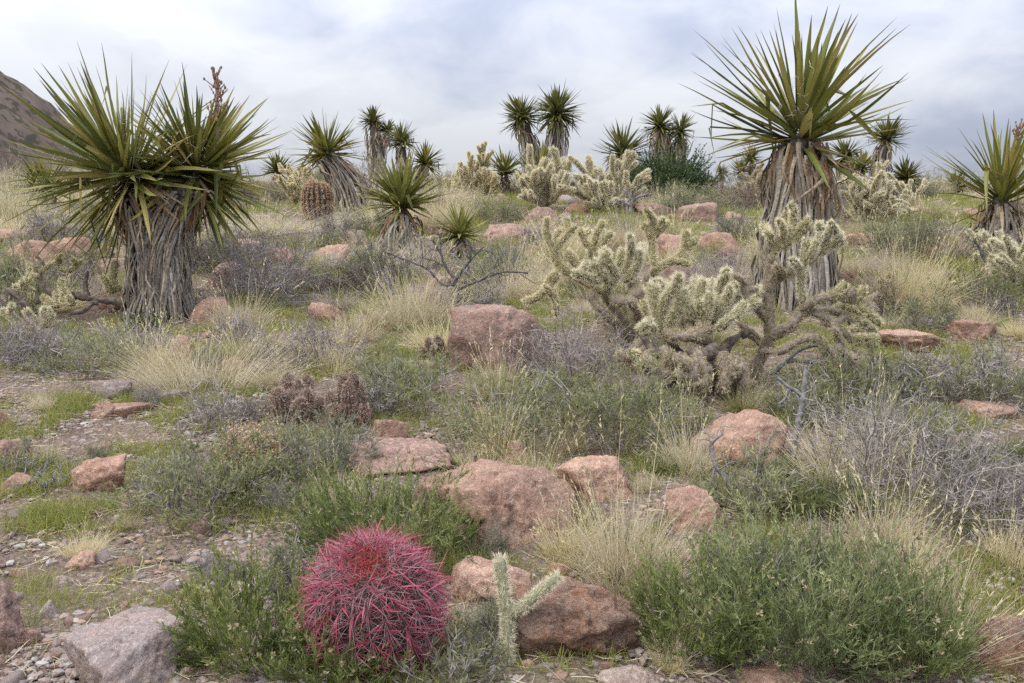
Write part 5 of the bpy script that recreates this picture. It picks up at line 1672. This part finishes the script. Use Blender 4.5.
# ------------------------------------------------------------------ shrubs and grass clumps named one by one
S = [
    ("broom", 262, 674, 130, 130, "yellow-green stemmed shrub spilling forward beside the red barrel cactus"),
    ("broom", 384, 574, 172, 106, "bright green upright shrub directly behind the red barrel cactus"),
    ("broom", 338, 692, 110, 100, "green shrub growing against the front of the red barrel cactus"),
    ("greygreen", 448, 700, 110, 66, "grey-green weedy shrub at the bottom edge by the Y-shaped cholla"),
    ("broom", 702, 664, 118, 130, "green shrub with straw flower heads beside the rusty orange rock"),
    ("broom", 796, 676, 168, 190, "biggest deep green shrub, dotted with dried flower heads"),
    ("broom", 890, 682, 120, 145, "green shrub half covered by arching straw grass"),
    ("straw", 928, 680, 118, 205, "tall arching straw grass clump over the green shrub at the bottom edge"),
    ("straw", 622, 596, 116, 168, "tall straw grass clump beside the sloping slab"),
    ("strawpale", 572, 568, 56, 84, "shorter pale straw clump at the edge of the sloping slab"),
    ("twig", 905, 530, 200, 150, "widest grey twig shrub, tangled with dry grass, behind the big green shrub"),
    ("twig", 1010, 548, 110, 130, "grey twig shrub cut by the frame edge behind straw grass"),
    ("strawpale", 850, 500, 110, 112, "pale dry grass growing through the widest grey twig shrub"),
    ("sage", 752, 520, 88, 88, "small dark green shrub in front of the pink rock hump"),
    ("sage", 520, 455, 110, 96, "blue-green sage bush below the flat-faced boulder"),
    ("sage", 620, 456, 124, 104, "broad sage bush under the spreading cholla"),
    ("twig", 580, 392, 118, 84, "grey twig shrub between flat-faced boulder and white-jointed cholla"),
    ("strawpale", 500, 462, 50, 90, "thin upright straw tuft in front of the blue-green sage"),
    ("sage", 414, 414, 96, 72, "dark green shrub beside the flat-faced boulder"),
    ("twig", 372, 418, 66, 70, "lilac-grey twig shrub between hedgehog cactus and dark green shrub"),
    ("twig", 310, 376, 104, 62, "dense lilac-grey twig shrub above the hedgehog cacti"),
    ("straw", 205, 400, 130, 72, "broad straw clump in front of the two-headed yucca"),
    ("strawpale", 160, 385, 70, 52, "pale leaning straw tuft beside the ochre rock"),
    ("strawgreen", 250, 372, 90, 50, "half-green grass clump below the egg-shaped boulder"),
    ("twig", 218, 432, 78, 62, "purple-grey twig shrub behind the orange-topped shrub"),
    ("sage", 196, 528, 110, 104, "grey-green sage bush above the black lichen rock"),
    ("greygreen", 312, 482, 92, 76, "grey-green leafy shrub in front of the hedgehog cacti"),
    ("sage", 256, 500, 84, 84, "shadowy sage bush beneath the orange flower heads"),
    ("twig", 274, 304, 106, 100, "large rounded grey twig shrub beside the egg-shaped boulder"),
    ("twig", 246, 262, 56, 40, "grey twig shrub just behind the large rounded one"),
    ("straw", 243, 332, 86, 52, "thick straw clump beside the skirted yucca trunk"),
    ("straw", 412, 330, 84, 78, "upright straw clump before the dark dead bush"),
    ("straw", 352, 346, 60, 58, "straw clump between pink half-buried rock and dark green shrub"),
    ("strawpale", 440, 352, 70, 50, "pale straw tuft at the flat-faced boulder's shoulder"),
    ("sage", 96, 380, 74, 56, "green shrub in front of the sprawling cholla"),
    ("twig", 40, 372, 86, 60, "purple-grey twig shrub in front of the sprawling cholla"),
    ("twig", 128, 358, 60, 50, "grey twig shrub at the two-headed yucca's foot"),
    ("sage", 6, 362, 50, 44, "green shrub cut by the frame edge near the sprawling cholla"),
    ("creosote", 150, 334, 26, 44, "little leafy green plant against the skirted yucca trunk"),
    ("strawpink", 116, 300, 60, 44, "rosy tan dry bush behind the sprawling cholla's joints"),
    ("strawpale", 902, 314, 90, 88, "pale grey-straw bush beyond the upright cholla"),
    ("sage", 976, 312, 72, 48, "rounded dark green bush beside the pale grey-straw bush"),
    ("twigbrown", 875, 318, 50, 52, "dark twiggy shrub at the pale grey-straw bush's side"),
    ("sage", 898, 258, 72, 44, "olive green bush behind the pale grey-straw bush"),
    ("creosote", 664, 204, 66, 58, "dense rounded bright green bush on the ridge under the yucca pair"),
    ("sage", 494, 224, 56, 28, "low green bush uphill of the dead bush"),
    ("rust", 735, 212, 62, 32, "low rust-brown bush on the ridge next to the green bush"),
    ("straw", 628, 250, 62, 48, "straw clump uphill between cream cholla and spreading cholla"),
    ("strawgreen", 672, 246, 48, 40, "greenish grass clump behind the spreading cholla's forked arm"),
    ("strawpink", 728, 292, 80, 56, "rosy straw bush behind the white-jointed cholla"),
    ("twig", 712, 284, 66, 38, "grey twig shrub between spreading cholla and tall yucca"),
    ("twig", 962, 412, 130, 74, "grey-purple twig shrub at the frame edge above the yellow grass"),
    ("sage", 930, 402, 70, 56, "green shrub behind the widest grey twig shrub"),
    ("sage", 842, 416, 96, 70, "green shrub beneath the upright cholla's drooping arms"),
    ("sage", 800, 424, 60, 54, "dim green shrub under the upright cholla's trunk"),
    ("straw", 508, 302, 70, 56, "straw clump between dead bush and flat-faced boulder"),
    ("twig", 468, 318, 60, 56, "grey twig shrub around the dark dead bush"),
    ("strawpale", 544, 300, 40, 52, "pale straw tuft below the spreading cholla's drooping joint"),
    ("twigbrown", 350, 300, 66, 48, "brown twig shrub below the leaning yucca"),
    ("sage", 362, 292, 40, 34, "green shrub below the yellow-green yucca"),
    ("straw", 262, 238, 84, 36, "yellow straw clump below the far barrel cactus"),
    ("twig", 338, 240, 40, 30, "grey twig shrub in front of the far barrel cactus"),
    ("sage", 100, 250, 36, 22, "small green bush on the pink outcrop"),
    ("strawpink", 24, 250, 30, 24, "rosy dry bush beside the pink outcrop at the frame edge"),
    ("sage", 20, 478, 36, 44, "little green weed tuft by the frame-edge mauve rock"),
    ("straw", 640, 604, 70, 40, "bent straw tuft drooping over the rusty orange rock"),
    ("greygreen", 900, 474, 120, 80, "grey-green shrub merged with the widest twig shrub"),
    ("sage", 1000, 400, 60, 60, "green shrub at the frame edge beside the bedrock patch"),
    ("strawgreen", 672, 640, 50, 60, "fresh green grass tuft beside the rusty orange rock"),
    ("greygreen", 300, 600, 60, 80, "wispy grey stems between red barrel cactus and lichen rock"),
    ("greygreen", 745, 610, 110, 90, "grey-green bush rising behind the biggest deep green shrub"),
    ("greygreen", 850, 620, 110, 100, "grey-green bush between straw grass and the biggest deep green shrub"),
    ("twig", 690, 620, 80, 70, "grey twiggy bush behind the green shrub beside the rusty rock"),
    ("straw", 880, 560, 70, 110, "thin straw tuft in front of the widest grey twig shrub"),
    ("straw", 560, 460, 60, 70, "straw tuft between the two blue-green sage bushes"),
    ("straw", 690, 480, 60, 90, "straw tuft behind the knobbly pink rock"),
    ("strawpale", 330, 376, 60, 46, "pale straw tuft behind the lilac-grey twig shrub"),
    ("straw", 140, 372, 90, 50, "long straw tuft at the edge of the grassy opening"),
    ("strawpale", 1008, 570, 60, 90, "bleached grass clump by the rusty frame-edge rock"),
]
for i, (kind, cx, yb, w, h, lab) in enumerate(S):
    shrub(kind, cx, yb, w, h, lab, 700 + i, detail=2.6 if kind == "creosote" and w > 40 else 0.7 if lab.startswith("rounded dark green") else None)
mark("the widest twig shrub", 905, 528); mark("the biggest green shrub", 800, 680); mark("the round twig shrub", 278, 303)
mark("the tall straw clump", 614, 592); mark("the round green bush", 664, 198); mark("the pale grey-straw bush", 912, 314)
mark("the blue-green sage", 520, 453)

# shrub with a crown of dried orange flowers
rng = np.random.default_rng(77)
c, wm, dm, hm, d = fit_box(254, 488, 60, 70, 0.8, 0.7)
root = empty("flowering_shrub", c)
tag(root, "grey-green shrub topped with dried orange-yellow flower heads", "shrub", "green stemmed shrubs")
for n_, mb_, m_ in shrub_parts("greygreen", rng, wm, hm * 0.9, 0.7):
    mb_.build(n_, MATS[m_], root)
P = dome(rng, 260, wm * 1.0, hm * 1.02, 48, 5, -0.1, 0.08, 0.88, 1.05, 0.4)
fm = MB()
ribbons(fm, P, 0.002, prof_line(6), rng)
Bq = np.repeat(P[:, -1], 16, 0) + rng.normal(size=(len(P) * 16, 3)) * 0.012
ribbons(fm, paths(Bq, rng.normal(size=Bq.shape) + [0, 0, 0.8], 0.010, 2), 0.0055, [0.4, 1, 0.3], rng)
fm.build("flower_heads", MATS["flower_orange"], root)

# ------------------------------------------------------------------ dead wood
stick_thing("dark leafless dead bush with crooked forking limbs above the flat-faced boulder", 8.0, 457, [
    ([(457, 318), (457, 296), (456, 278)], 2.52), ([(456, 280), (446, 268), (440, 252), (432, 240)], 1.68), ([(456, 280), (464, 268), (474, 256), (484, 246)], 1.68),
    ([(456, 290), (470, 284), (486, 278), (504, 272), (528, 273)], 1.44), ([(444, 266), (436, 262), (424, 258)], 1.08), ([(470, 262), (470, 250), (466, 240)], 1.08),
    ([(456, 285), (442, 284), (428, 270), (412, 262), (384, 252)], 1.32), ([(486, 278), (494, 268), (498, 258)], 0.96), ([(457, 302), (470, 300), (482, 304), (494, 300)], 1.32), ([(440, 252), (441, 244), (438, 232)], 0.96)], "dead_wood_dark", seed=11, name="dead_bush")
stick_thing("upright grey dead stick forked at the pink rock hump's edge", 4.55, 797, [
    ([(795, 468), (794, 450), (798, 424), (803, 398), (806, 366)], 3.6), ([(803, 396), (790, 388), (776, 376)], 2.6), ([(790, 388), (784, 400), (778, 404)], 1.6)], "dead_wood", seed=12, name="dead_stick")
stick_thing("thin curved grey dead branch leaning over the pink rock hump", 4.3, 730, [
    ([(742, 508), (728, 484), (716, 466), (710, 446), (722, 434)], 2.4), ([(716, 466), (712, 480), (716, 490)], 1.4)], "dead_wood", seed=13)
stick_thing("tangle of bleached dead branches under the upright cholla", 5.15, 800, [
    ([(770, 376), (786, 362), (806, 362), (826, 366)], 2.6), ([(760, 384), (780, 384), (802, 392), (822, 396)], 2.8), ([(786, 362), (800, 350), (816, 346), (824, 356)], 2.2),
    ([(780, 384), (796, 400), (800, 412)], 2), ([(802, 392), (806, 404), (804, 412)], 1.8), ([(740, 390), (744, 402), (752, 410)], 2.2), ([(730, 388), (734, 404), (740, 414)], 2.2)], "dead_wood", seed=14)
stick_thing("dark dead sticks poking from grass beyond the drooping cholla arms", 5.1, 910, [
    ([(905, 420), (906, 404), (902, 388), (898, 372)], 2.6), ([(906, 404), (914, 396), (922, 388)], 1.8), ([(884, 408), (878, 396), (872, 384)], 2.0)], "dead_wood_dark", seed=15)
stick_thing("dried grey spiny branch arching below the open-topped cream cholla", 15.5, 632, [
    ([(632, 216), (630, 204), (640, 196), (652, 194)], 1.8), ([(630, 206), (620, 200), (612, 206)], 1.6), ([(630, 204), (630, 196), (624, 190)], 1.4)], "dead_wood", seed=16)
stick_thing("bent grey dead branch beside the frame-edge yucca's splayed leaves", 9.2, 972, [
    ([(962, 250), (968, 236), (978, 226), (990, 222)], 2.2), ([(968, 236), (974, 238), (976, 244)], 1.4)], "dead_wood", seed=17)
stick_thing("straight dark dead log jutting beneath the frame-edge cholla", 8.2, 1012, [
    ([(1000, 282), (1010, 272), (1024, 262)], 3.4), ([(986, 262), (980, 248), (974, 240)], 2.2)], "dead_wood_dark", seed=18)
stick_thing("grey dead trunk stub sticking up behind the two-headed yucca", 9.0, 104, [
    ([(106, 254), (102, 242), (99, 230)], 2.6), ([(102, 242), (94, 238), (88, 230)], 1.6)], "dead_wood", seed=19)
dead_bush("grey dead twigs sprawled flat beside the propped pink rock", 46, 490, 70, 40, 21, flat=True, stems=6, lev=2, r=0.006)
dead_bush("bleached flattened twigs by the propped rock's far end", 160, 480, 60, 20, 22, flat=True, stems=4, lev=2, r=0.005)
dead_bush("pale dead twigs standing in straw left of the dark dead bush", 394, 300, 66, 54, 23, stems=5, lev=2, r=0.009)
dead_bush("pale dead twig fan on the smooth ground below the grey slab's edge", 214, 470, 40, 40, 24, stems=4, lev=2, r=0.004)
dead_bush("grey dead twig skeleton rising beside the sprawling cholla", 84, 290, 40, 44, 25, stems=4, lev=2, r=0.008)
dead_bush("scraggly grey dead branches in the widest twig shrub", 830, 486, 110, 70, 26, stems=6, lev=2, r=0.006)

# ------------------------------------------------------------------ plants between: labelled by what they stand next to
KPH = {"sage": "green sage shrub", "greygreen": "grey-green shrub", "rust": "rust-brown dry shrub", "twig": "bare grey twig shrub",
       "twigbrown": "brown twig shrub", "straw": "straw-coloured grass tuft", "strawpale": "bleached grass tuft", "strawpink": "rosy dry grass tuft",
       "strawgreen": "half-green grass tuft", "creosote": "dark leafy bush", "broom": "green stemmed shrub"}
ORD = ["", "second ", "third ", "fourth ", "fifth ", "sixth ", "seventh ", "eighth ", "ninth ", "tenth ", "eleventh ", "twelfth ", "thirteenth ", "fourteenth "]


def name_by_place(items):
    """items: dicts with o, ph, p. Each gets a label from the nearest landmark, counted outward where several share one"""
    cells = {}
    for it in items:
        px, py, d = to_px(it["p"])
        best = None
        for ph, lx, ly, ld in LANDMARKS:
            dx = (px - lx) / F * d
            dz = d - ld
            q = math.hypot(dx, dz)
            if best is None or q < best[0]:
                if abs(dz) > abs(dx):
                    rel = "behind" if dz > 0 else "in front of"
                else:
                    rel = "right of" if dx > 0 else "left of"
                best = (q, ph, rel)
        cells.setdefault((it["ph"], best[1], best[2]), []).append((best[0], it))
    for (ph, lm, rel), L_ in cells.items():
        L_.sort(key=lambda t: t[0])
        for i, (q, it) in enumerate(L_):
            if len(L_) == 1:
                it["o"]["label"] = f"{ph} {rel} {lm}"
            elif i == 0:
                it["o"]["label"] = f"nearest {ph} {rel} {lm}"
            else:
                it["o"]["label"] = f"{ORD[min(i, 13)]}{ph} {rel} {lm}, counting away from it"


rng = np.random.default_rng(2024)
fill = []


def free(x, y, r, k=0.7):
    for ox, oy, orr in OCC:
        if (x - ox) ** 2 + (y - oy) ** 2 < ((orr + r) * k) ** 2:
            return False
    return True


def try_fill(n, y0, y1, kinds, wts, w_lo, w_hi, hf, k, keep=None):
    made = 0
    for _ in range(n * 40):
        if made >= n:
            break
        y = math.sqrt(rng.uniform(y0 ** 2, y1 ** 2))
        x = rng.uniform(-1, 1) * (0.66 * y + 0.5)
        wm = rng.uniform(w_lo, w_hi)
        if keep is not None and not keep(x, y):
            continue
        if not free(x, y, wm * 0.42, k):
            continue
        kind = kinds[int(rng.choice(len(kinds), p=np.array(wts) / sum(wts)))]
        hm = wm * rng.uniform(*hf) * (1.3 if "straw" in kind and kind != "strawpink" else 1)
        p = np.array([x, y, g1(x, y)])
        px, py, d = to_px(p)
        if not (-230 < px < W + 230):
            continue
        hw, ph_ = wm * 0.5 / d * F, hm / d * F * 0.9
        bad = False
        for x0, y0_, x1, y1_, pd in PROT:
            if pd > d - 0.2:
                ov = max(0, min(x1, px + hw) - max(x0, px - hw)) * max(0, min(y1_, py) - max(y0_, py - ph_))
                if ov > 0.28 * (x1 - x0) * (y1_ - y0_):
                    bad = True
                    break
        if bad:
            continue
        o = shrub_at(kind, p, wm, hm, "", int(rng.integers(1e7)), 0)
        fill.append(dict(o=o, ph=KPH[kind], p=p))
        made += 1


WEED = ["broom", "greygreen", "sage", "strawgreen", "straw", "strawpale"]
KS = ["sage", "greygreen", "rust", "twig", "twigbrown", "straw", "strawpale", "strawpink", "strawgreen"]
clear = lambda x, y: not (x < -1.3 and y < 5.6)                # the gravelly opening stays open
try_fill(40, 2.5, 4.8, WEED, [4, 3, 2, 3, 2, 2], 0.10, 0.22, (0.6, 1.0), 0.55, lambda x, y: x > -0.25 - 0.12 * y + 0.3)
try_fill(36, 2.7, 6.2, ["greygreen", "strawgreen", "straw", "strawpale", "twig"], [4, 3, 2, 2, 3], 0.07, 0.18, (0.5, 0.95), 0.5, lambda x, y: x < 0.2)
try_fill(54, 3.4, 7.0, KS, [3, 2, .3, 4, .6, 5, 3, .3, 3], 0.16, 0.36, (0.55, 0.85), 0.62, clear)
try_fill(106, 7.0, 11.0, KS, [3, 2, .5, 4, 1, 6, 3, 1, 2], 0.28, 0.66, (0.5, 0.8), 0.62)
try_fill(110, 11.0, 17.0, KS, [3, 2, 1, 3, 1, 6, 3, 1, 1], 0.40, 0.95, (0.45, 0.75), 0.62)
try_fill(92, 17.0, 27.5, KS, [3, 2, 2, 2, 1, 6, 2, 1, 1], 0.55, 1.3, (0.35, 0.6), 0.6)
name_by_place(fill)

# ------------------------------------------------------------------ loose stones, a few kinds copied
stones, protos = [], {}
for m, ph in (("rock_pink", "loose pinkish stone"), ("rock_grey", "loose grey stone"), ("rock_orange", "loose rusty stone"), ("rock_mauve", "loose mauve stone"), ("rock_tan", "loose pale stone")):
    for s in range(3):
        v, f = rock_mesh(np.random.default_rng(hash_str(m) + s), 1, 0.8, 0.62, 3, 13, 0.06)
        mb = MB(); mb.add(v, f3=f)
        me = mb.mesh("stone", True); me.materials.append(MATS[m])
        protos.setdefault(m, []).append(me)
PH = {"rock_pink": "loose pinkish stone", "rock_grey": "loose grey stone", "rock_orange": "loose rusty stone", "rock_mauve": "loose mauve stone", "rock_tan": "loose pale stone"}


def stone_at(x, y, r):
    m = list(PH)[int(rng.choice(5, p=[.34, .22, .12, .22, .10]))]
    me = protos[m][int(rng.integers(3))]
    o = bpy.data.objects.new("stone", me)
    COL.objects.link(o)
    z = g1(x, y)
    o.location = (x, y, z + r * 0.02)
    o.rotation_euler = (rng.normal() * 0.2, rng.normal() * 0.2, rng.uniform(0, 6.28))
    s = rng.uniform(0.75, 1.25, 3) * r
    o.scale = tuple(s)
    tag(o, "", "stone", "loose stones on the slope")
    stones.append(dict(o=o, ph=PH[m], p=np.array([x, y, z])))


n = 0
while n < 95:                                                   # the gravelly opening
    px, py = rng.uniform(-10, 330), rng.uniform(385, 690)
    p = place(px, py)
    if p[0] > -0.45 or not free(p[0], p[1], 0.02, 0.6):
        continue
    stone_at(p[0], p[1], rng.uniform(0.022, 0.055) if rng.random() < 0.8 else rng.uniform(0.05, 0.10))
    n += 1
n = 0
while n < 150:
    y = rng.uniform(2.4, 22)
    x = rng.uniform(-1, 1) * 0.54 * y
    if not free(x, y, 0.05, 0.5):
        continue
    r = rng.uniform(0.03, 0.09) if y < 7 else rng.uniform(0.08, 0.34) * (1 if y < 12 else 1.4)
    stone_at(x, y, r)
    n += 1
for px, py, r in ((124, 608, .05), (118, 575, .035), (160, 548, .035), (82, 622, .05), (88, 636, .04), (60, 655, .06), (132, 592, .03), (545, 668, .045), (575, 672, .035), (560, 665, .03), (605, 668, .05), (240, 660, .05), (222, 665, .04), (205, 672, .05), (190, 660, .04), (560, 678, .05), (420, 452, .05), (440, 436, .05), (412, 440, .04), (398, 460, .05)):
    p = place(px, py); stone_at(p[0], p[1], r)
name_by_place(stones)

# ------------------------------------------------------------------ gravel, short grass and litter: nobody could count these
def gravel(n):
    rng = np.random.default_rng(5)
    v0, f0 = ICO[1]
    mb = MB()
    pts = []
    while len(pts) < n:
        y = rng.uniform(2.2, 6.8, 4000)
        x = rng.uniform(-0.72, 0.72, 4000) * y
        q = np.stack([x, y, 0 * x], 1)
        dn = 0.12 + 0.9 * np.clip(vnoise(q * 1.5, 61) + 0.35, 0, 1) * np.clip((0.5 - x) / 1.2, 0.25, 1)
        kp = rng.random(4000) < dn * (3.0 / y) ** 1.2
        pts += list(zip(x[kp], y[kp]))
    pts = np.array(pts[:n])
    z = gz(pts[:, 0], pts[:, 1])
    r = 0.0035 + 0.014 * rng.random(n) ** 3.0
    sc = rng.uniform(0.6, 1.3, (n, 1, 3)) * np.array([1, 1, 0.7])
    jit = 1 + rng.normal(size=(n, len(v0), 1)) * 0.13
    V = v0[None] * jit * sc * r[:, None, None] + np.stack([pts[:, 0], pts[:, 1], z + r * 0.12], 1)[:, None]
    Fc = (f0[None] + (np.arange(n) * len(v0))[:, None, None]).reshape(-1, 3)
    mb.add(V.reshape(-1, 3), f3=Fc, rnd=np.repeat(rng.random(n), len(v0)))
    tag(mb.build("gravel", MATS["gravel"]), "fine mixed gravel lying on the bare soil", "gravel", kind="stuff")


leaf_mat("gravel", [(0.17, 0.12, 0.10), (0.26, 0.185, 0.155), (0.30, 0.25, 0.22), (0.23, 0.17, 0.15), (0.34, 0.215, 0.15), (0.34, 0.295, 0.265), (0.20, 0.165, 0.15), (0.42, 0.38, 0.345)], trans=0, rough=0.9, objvar=0)
gravel(38000)

PATCH = [(60, 400, 90, 26, 1.0), (150, 430, 60, 24, .8), (40, 520, 60, 34, 1.0), (130, 505, 50, 26, .9), (170, 560, 50, 30, .8), (100, 595, 50, 24, .5), (250, 515, 40, 20, .8), (940, 430, 100, 24, 1.0),
         (980, 455, 60, 24, .9), (900, 330, 60, 14, .9), (960, 325, 50, 12, .9), (410, 445, 44, 14, .8), (660, 640, 24, 40, 1.0), (700, 560, 40, 30, .5), (270, 300, 50, 12, 1.0), (430, 395, 40, 14, .8),
         (180, 600, 40, 34, .6), (640, 430, 60, 20, .6), (20, 600, 40, 30, .5), (420, 640, 50, 30, .6), (380, 305, 60, 16, .8), (860, 405, 60, 20, 1.0), (700, 390, 40, 20, .9), (310, 250, 40, 10, 1), (30, 200, 40, 10, .8), (540, 235, 60, 10, .8), (100, 640, 60, 30, .35)]


def ground_grass(n_near, n_far):
    rng = np.random.default_rng(8)
    cen = [(place(a, b), rx, ry, wt) for a, b, rx, ry, wt in PATCH]
    mb, lit = MB(), MB()

    def density(x, y):
        q = np.stack([x, y, 0 * x], 1)
        cl = np.clip(vnoise(q * 3.1, 71) * 1.3 + 0.30, 0.03, 1) * np.clip(0.45 + 1.1 * vnoise(q * 8, 72), 0.05, 1)
        dn = 0.26 * np.ones_like(x)
        for p, rx, ry, wt in cen:
            d = depth_of(p)
            ax = rx / F * d
            ay = max(ry * d / F * 4.0, 0.12)
            dn = np.maximum(dn, 0.62 * wt * np.exp(-0.6 * (((x - p[0]) / ax) ** 2 + ((y - p[1]) / ay) ** 2)))
        return dn * cl

    def scatter(n, y0, y1):
        out = []
        while sum(len(o) for o in out) < n:
            y = np.sqrt(rng.uniform(y0 ** 2, y1 ** 2, 20000))
            x = rng.uniform(-0.74, 0.74, 20000) * y
            kp = rng.random(20000) < density(x, y)
            out.append(np.stack([x[kp], y[kp]], 1))
        return np.concatenate(out)[:n]
    for n, y0, y1, L, wd in ((n_near, 2.2, 7.2, 0.055, 0.0026), (n_far, 7.2, 22, 0.12, 0.007)):
        p = scatter(n, y0, y1)
        B = np.stack([p[:, 0], p[:, 1], gz(p[:, 0], p[:, 1]) - 0.004], 1)
        m = 3
        B = np.repeat(B, m, 0) + rng.normal(size=(n * m, 3)) * np.array([1, 1, 0]) * L * 0.16
        D = rng.normal(size=(n * m, 3)) * 0.45 + [0, 0, 1.0]
        ribbons(mb, paths(B, D, L * rng.uniform(0.4, 1.5, n * m), 3, 0.5), wd * rng.uniform(0.6, 1.2, n * m), [1, .9, .6, .15], rng)
        nl = n // 4
        y = np.sqrt(rng.uniform(y0 ** 2, y1 ** 2, nl)); x = rng.uniform(-0.74, 0.74, nl) * y
        B = np.stack([x, y, gz(x, y) + 0.012], 1)
        D = rng.normal(size=(nl, 3)) * np.array([1, 1, 0.12])
        ribbons(lit, paths(B, D, L * rng.uniform(0.5, 2.0, nl), 3, 0.1, 0.2, rng), wd * 0.8, [1, .9, .8, .4], rng)
    tag(mb.build("grass", MATS["grass_green"]), "short yellow-green annual grass between the rocks", "grass", kind="stuff")
    tag(lit.build("plant_litter", MATS["straw_pale"]), "dry stalks and twig litter on the soil", "litter", kind="stuff")


ground_grass(60000, 52000)
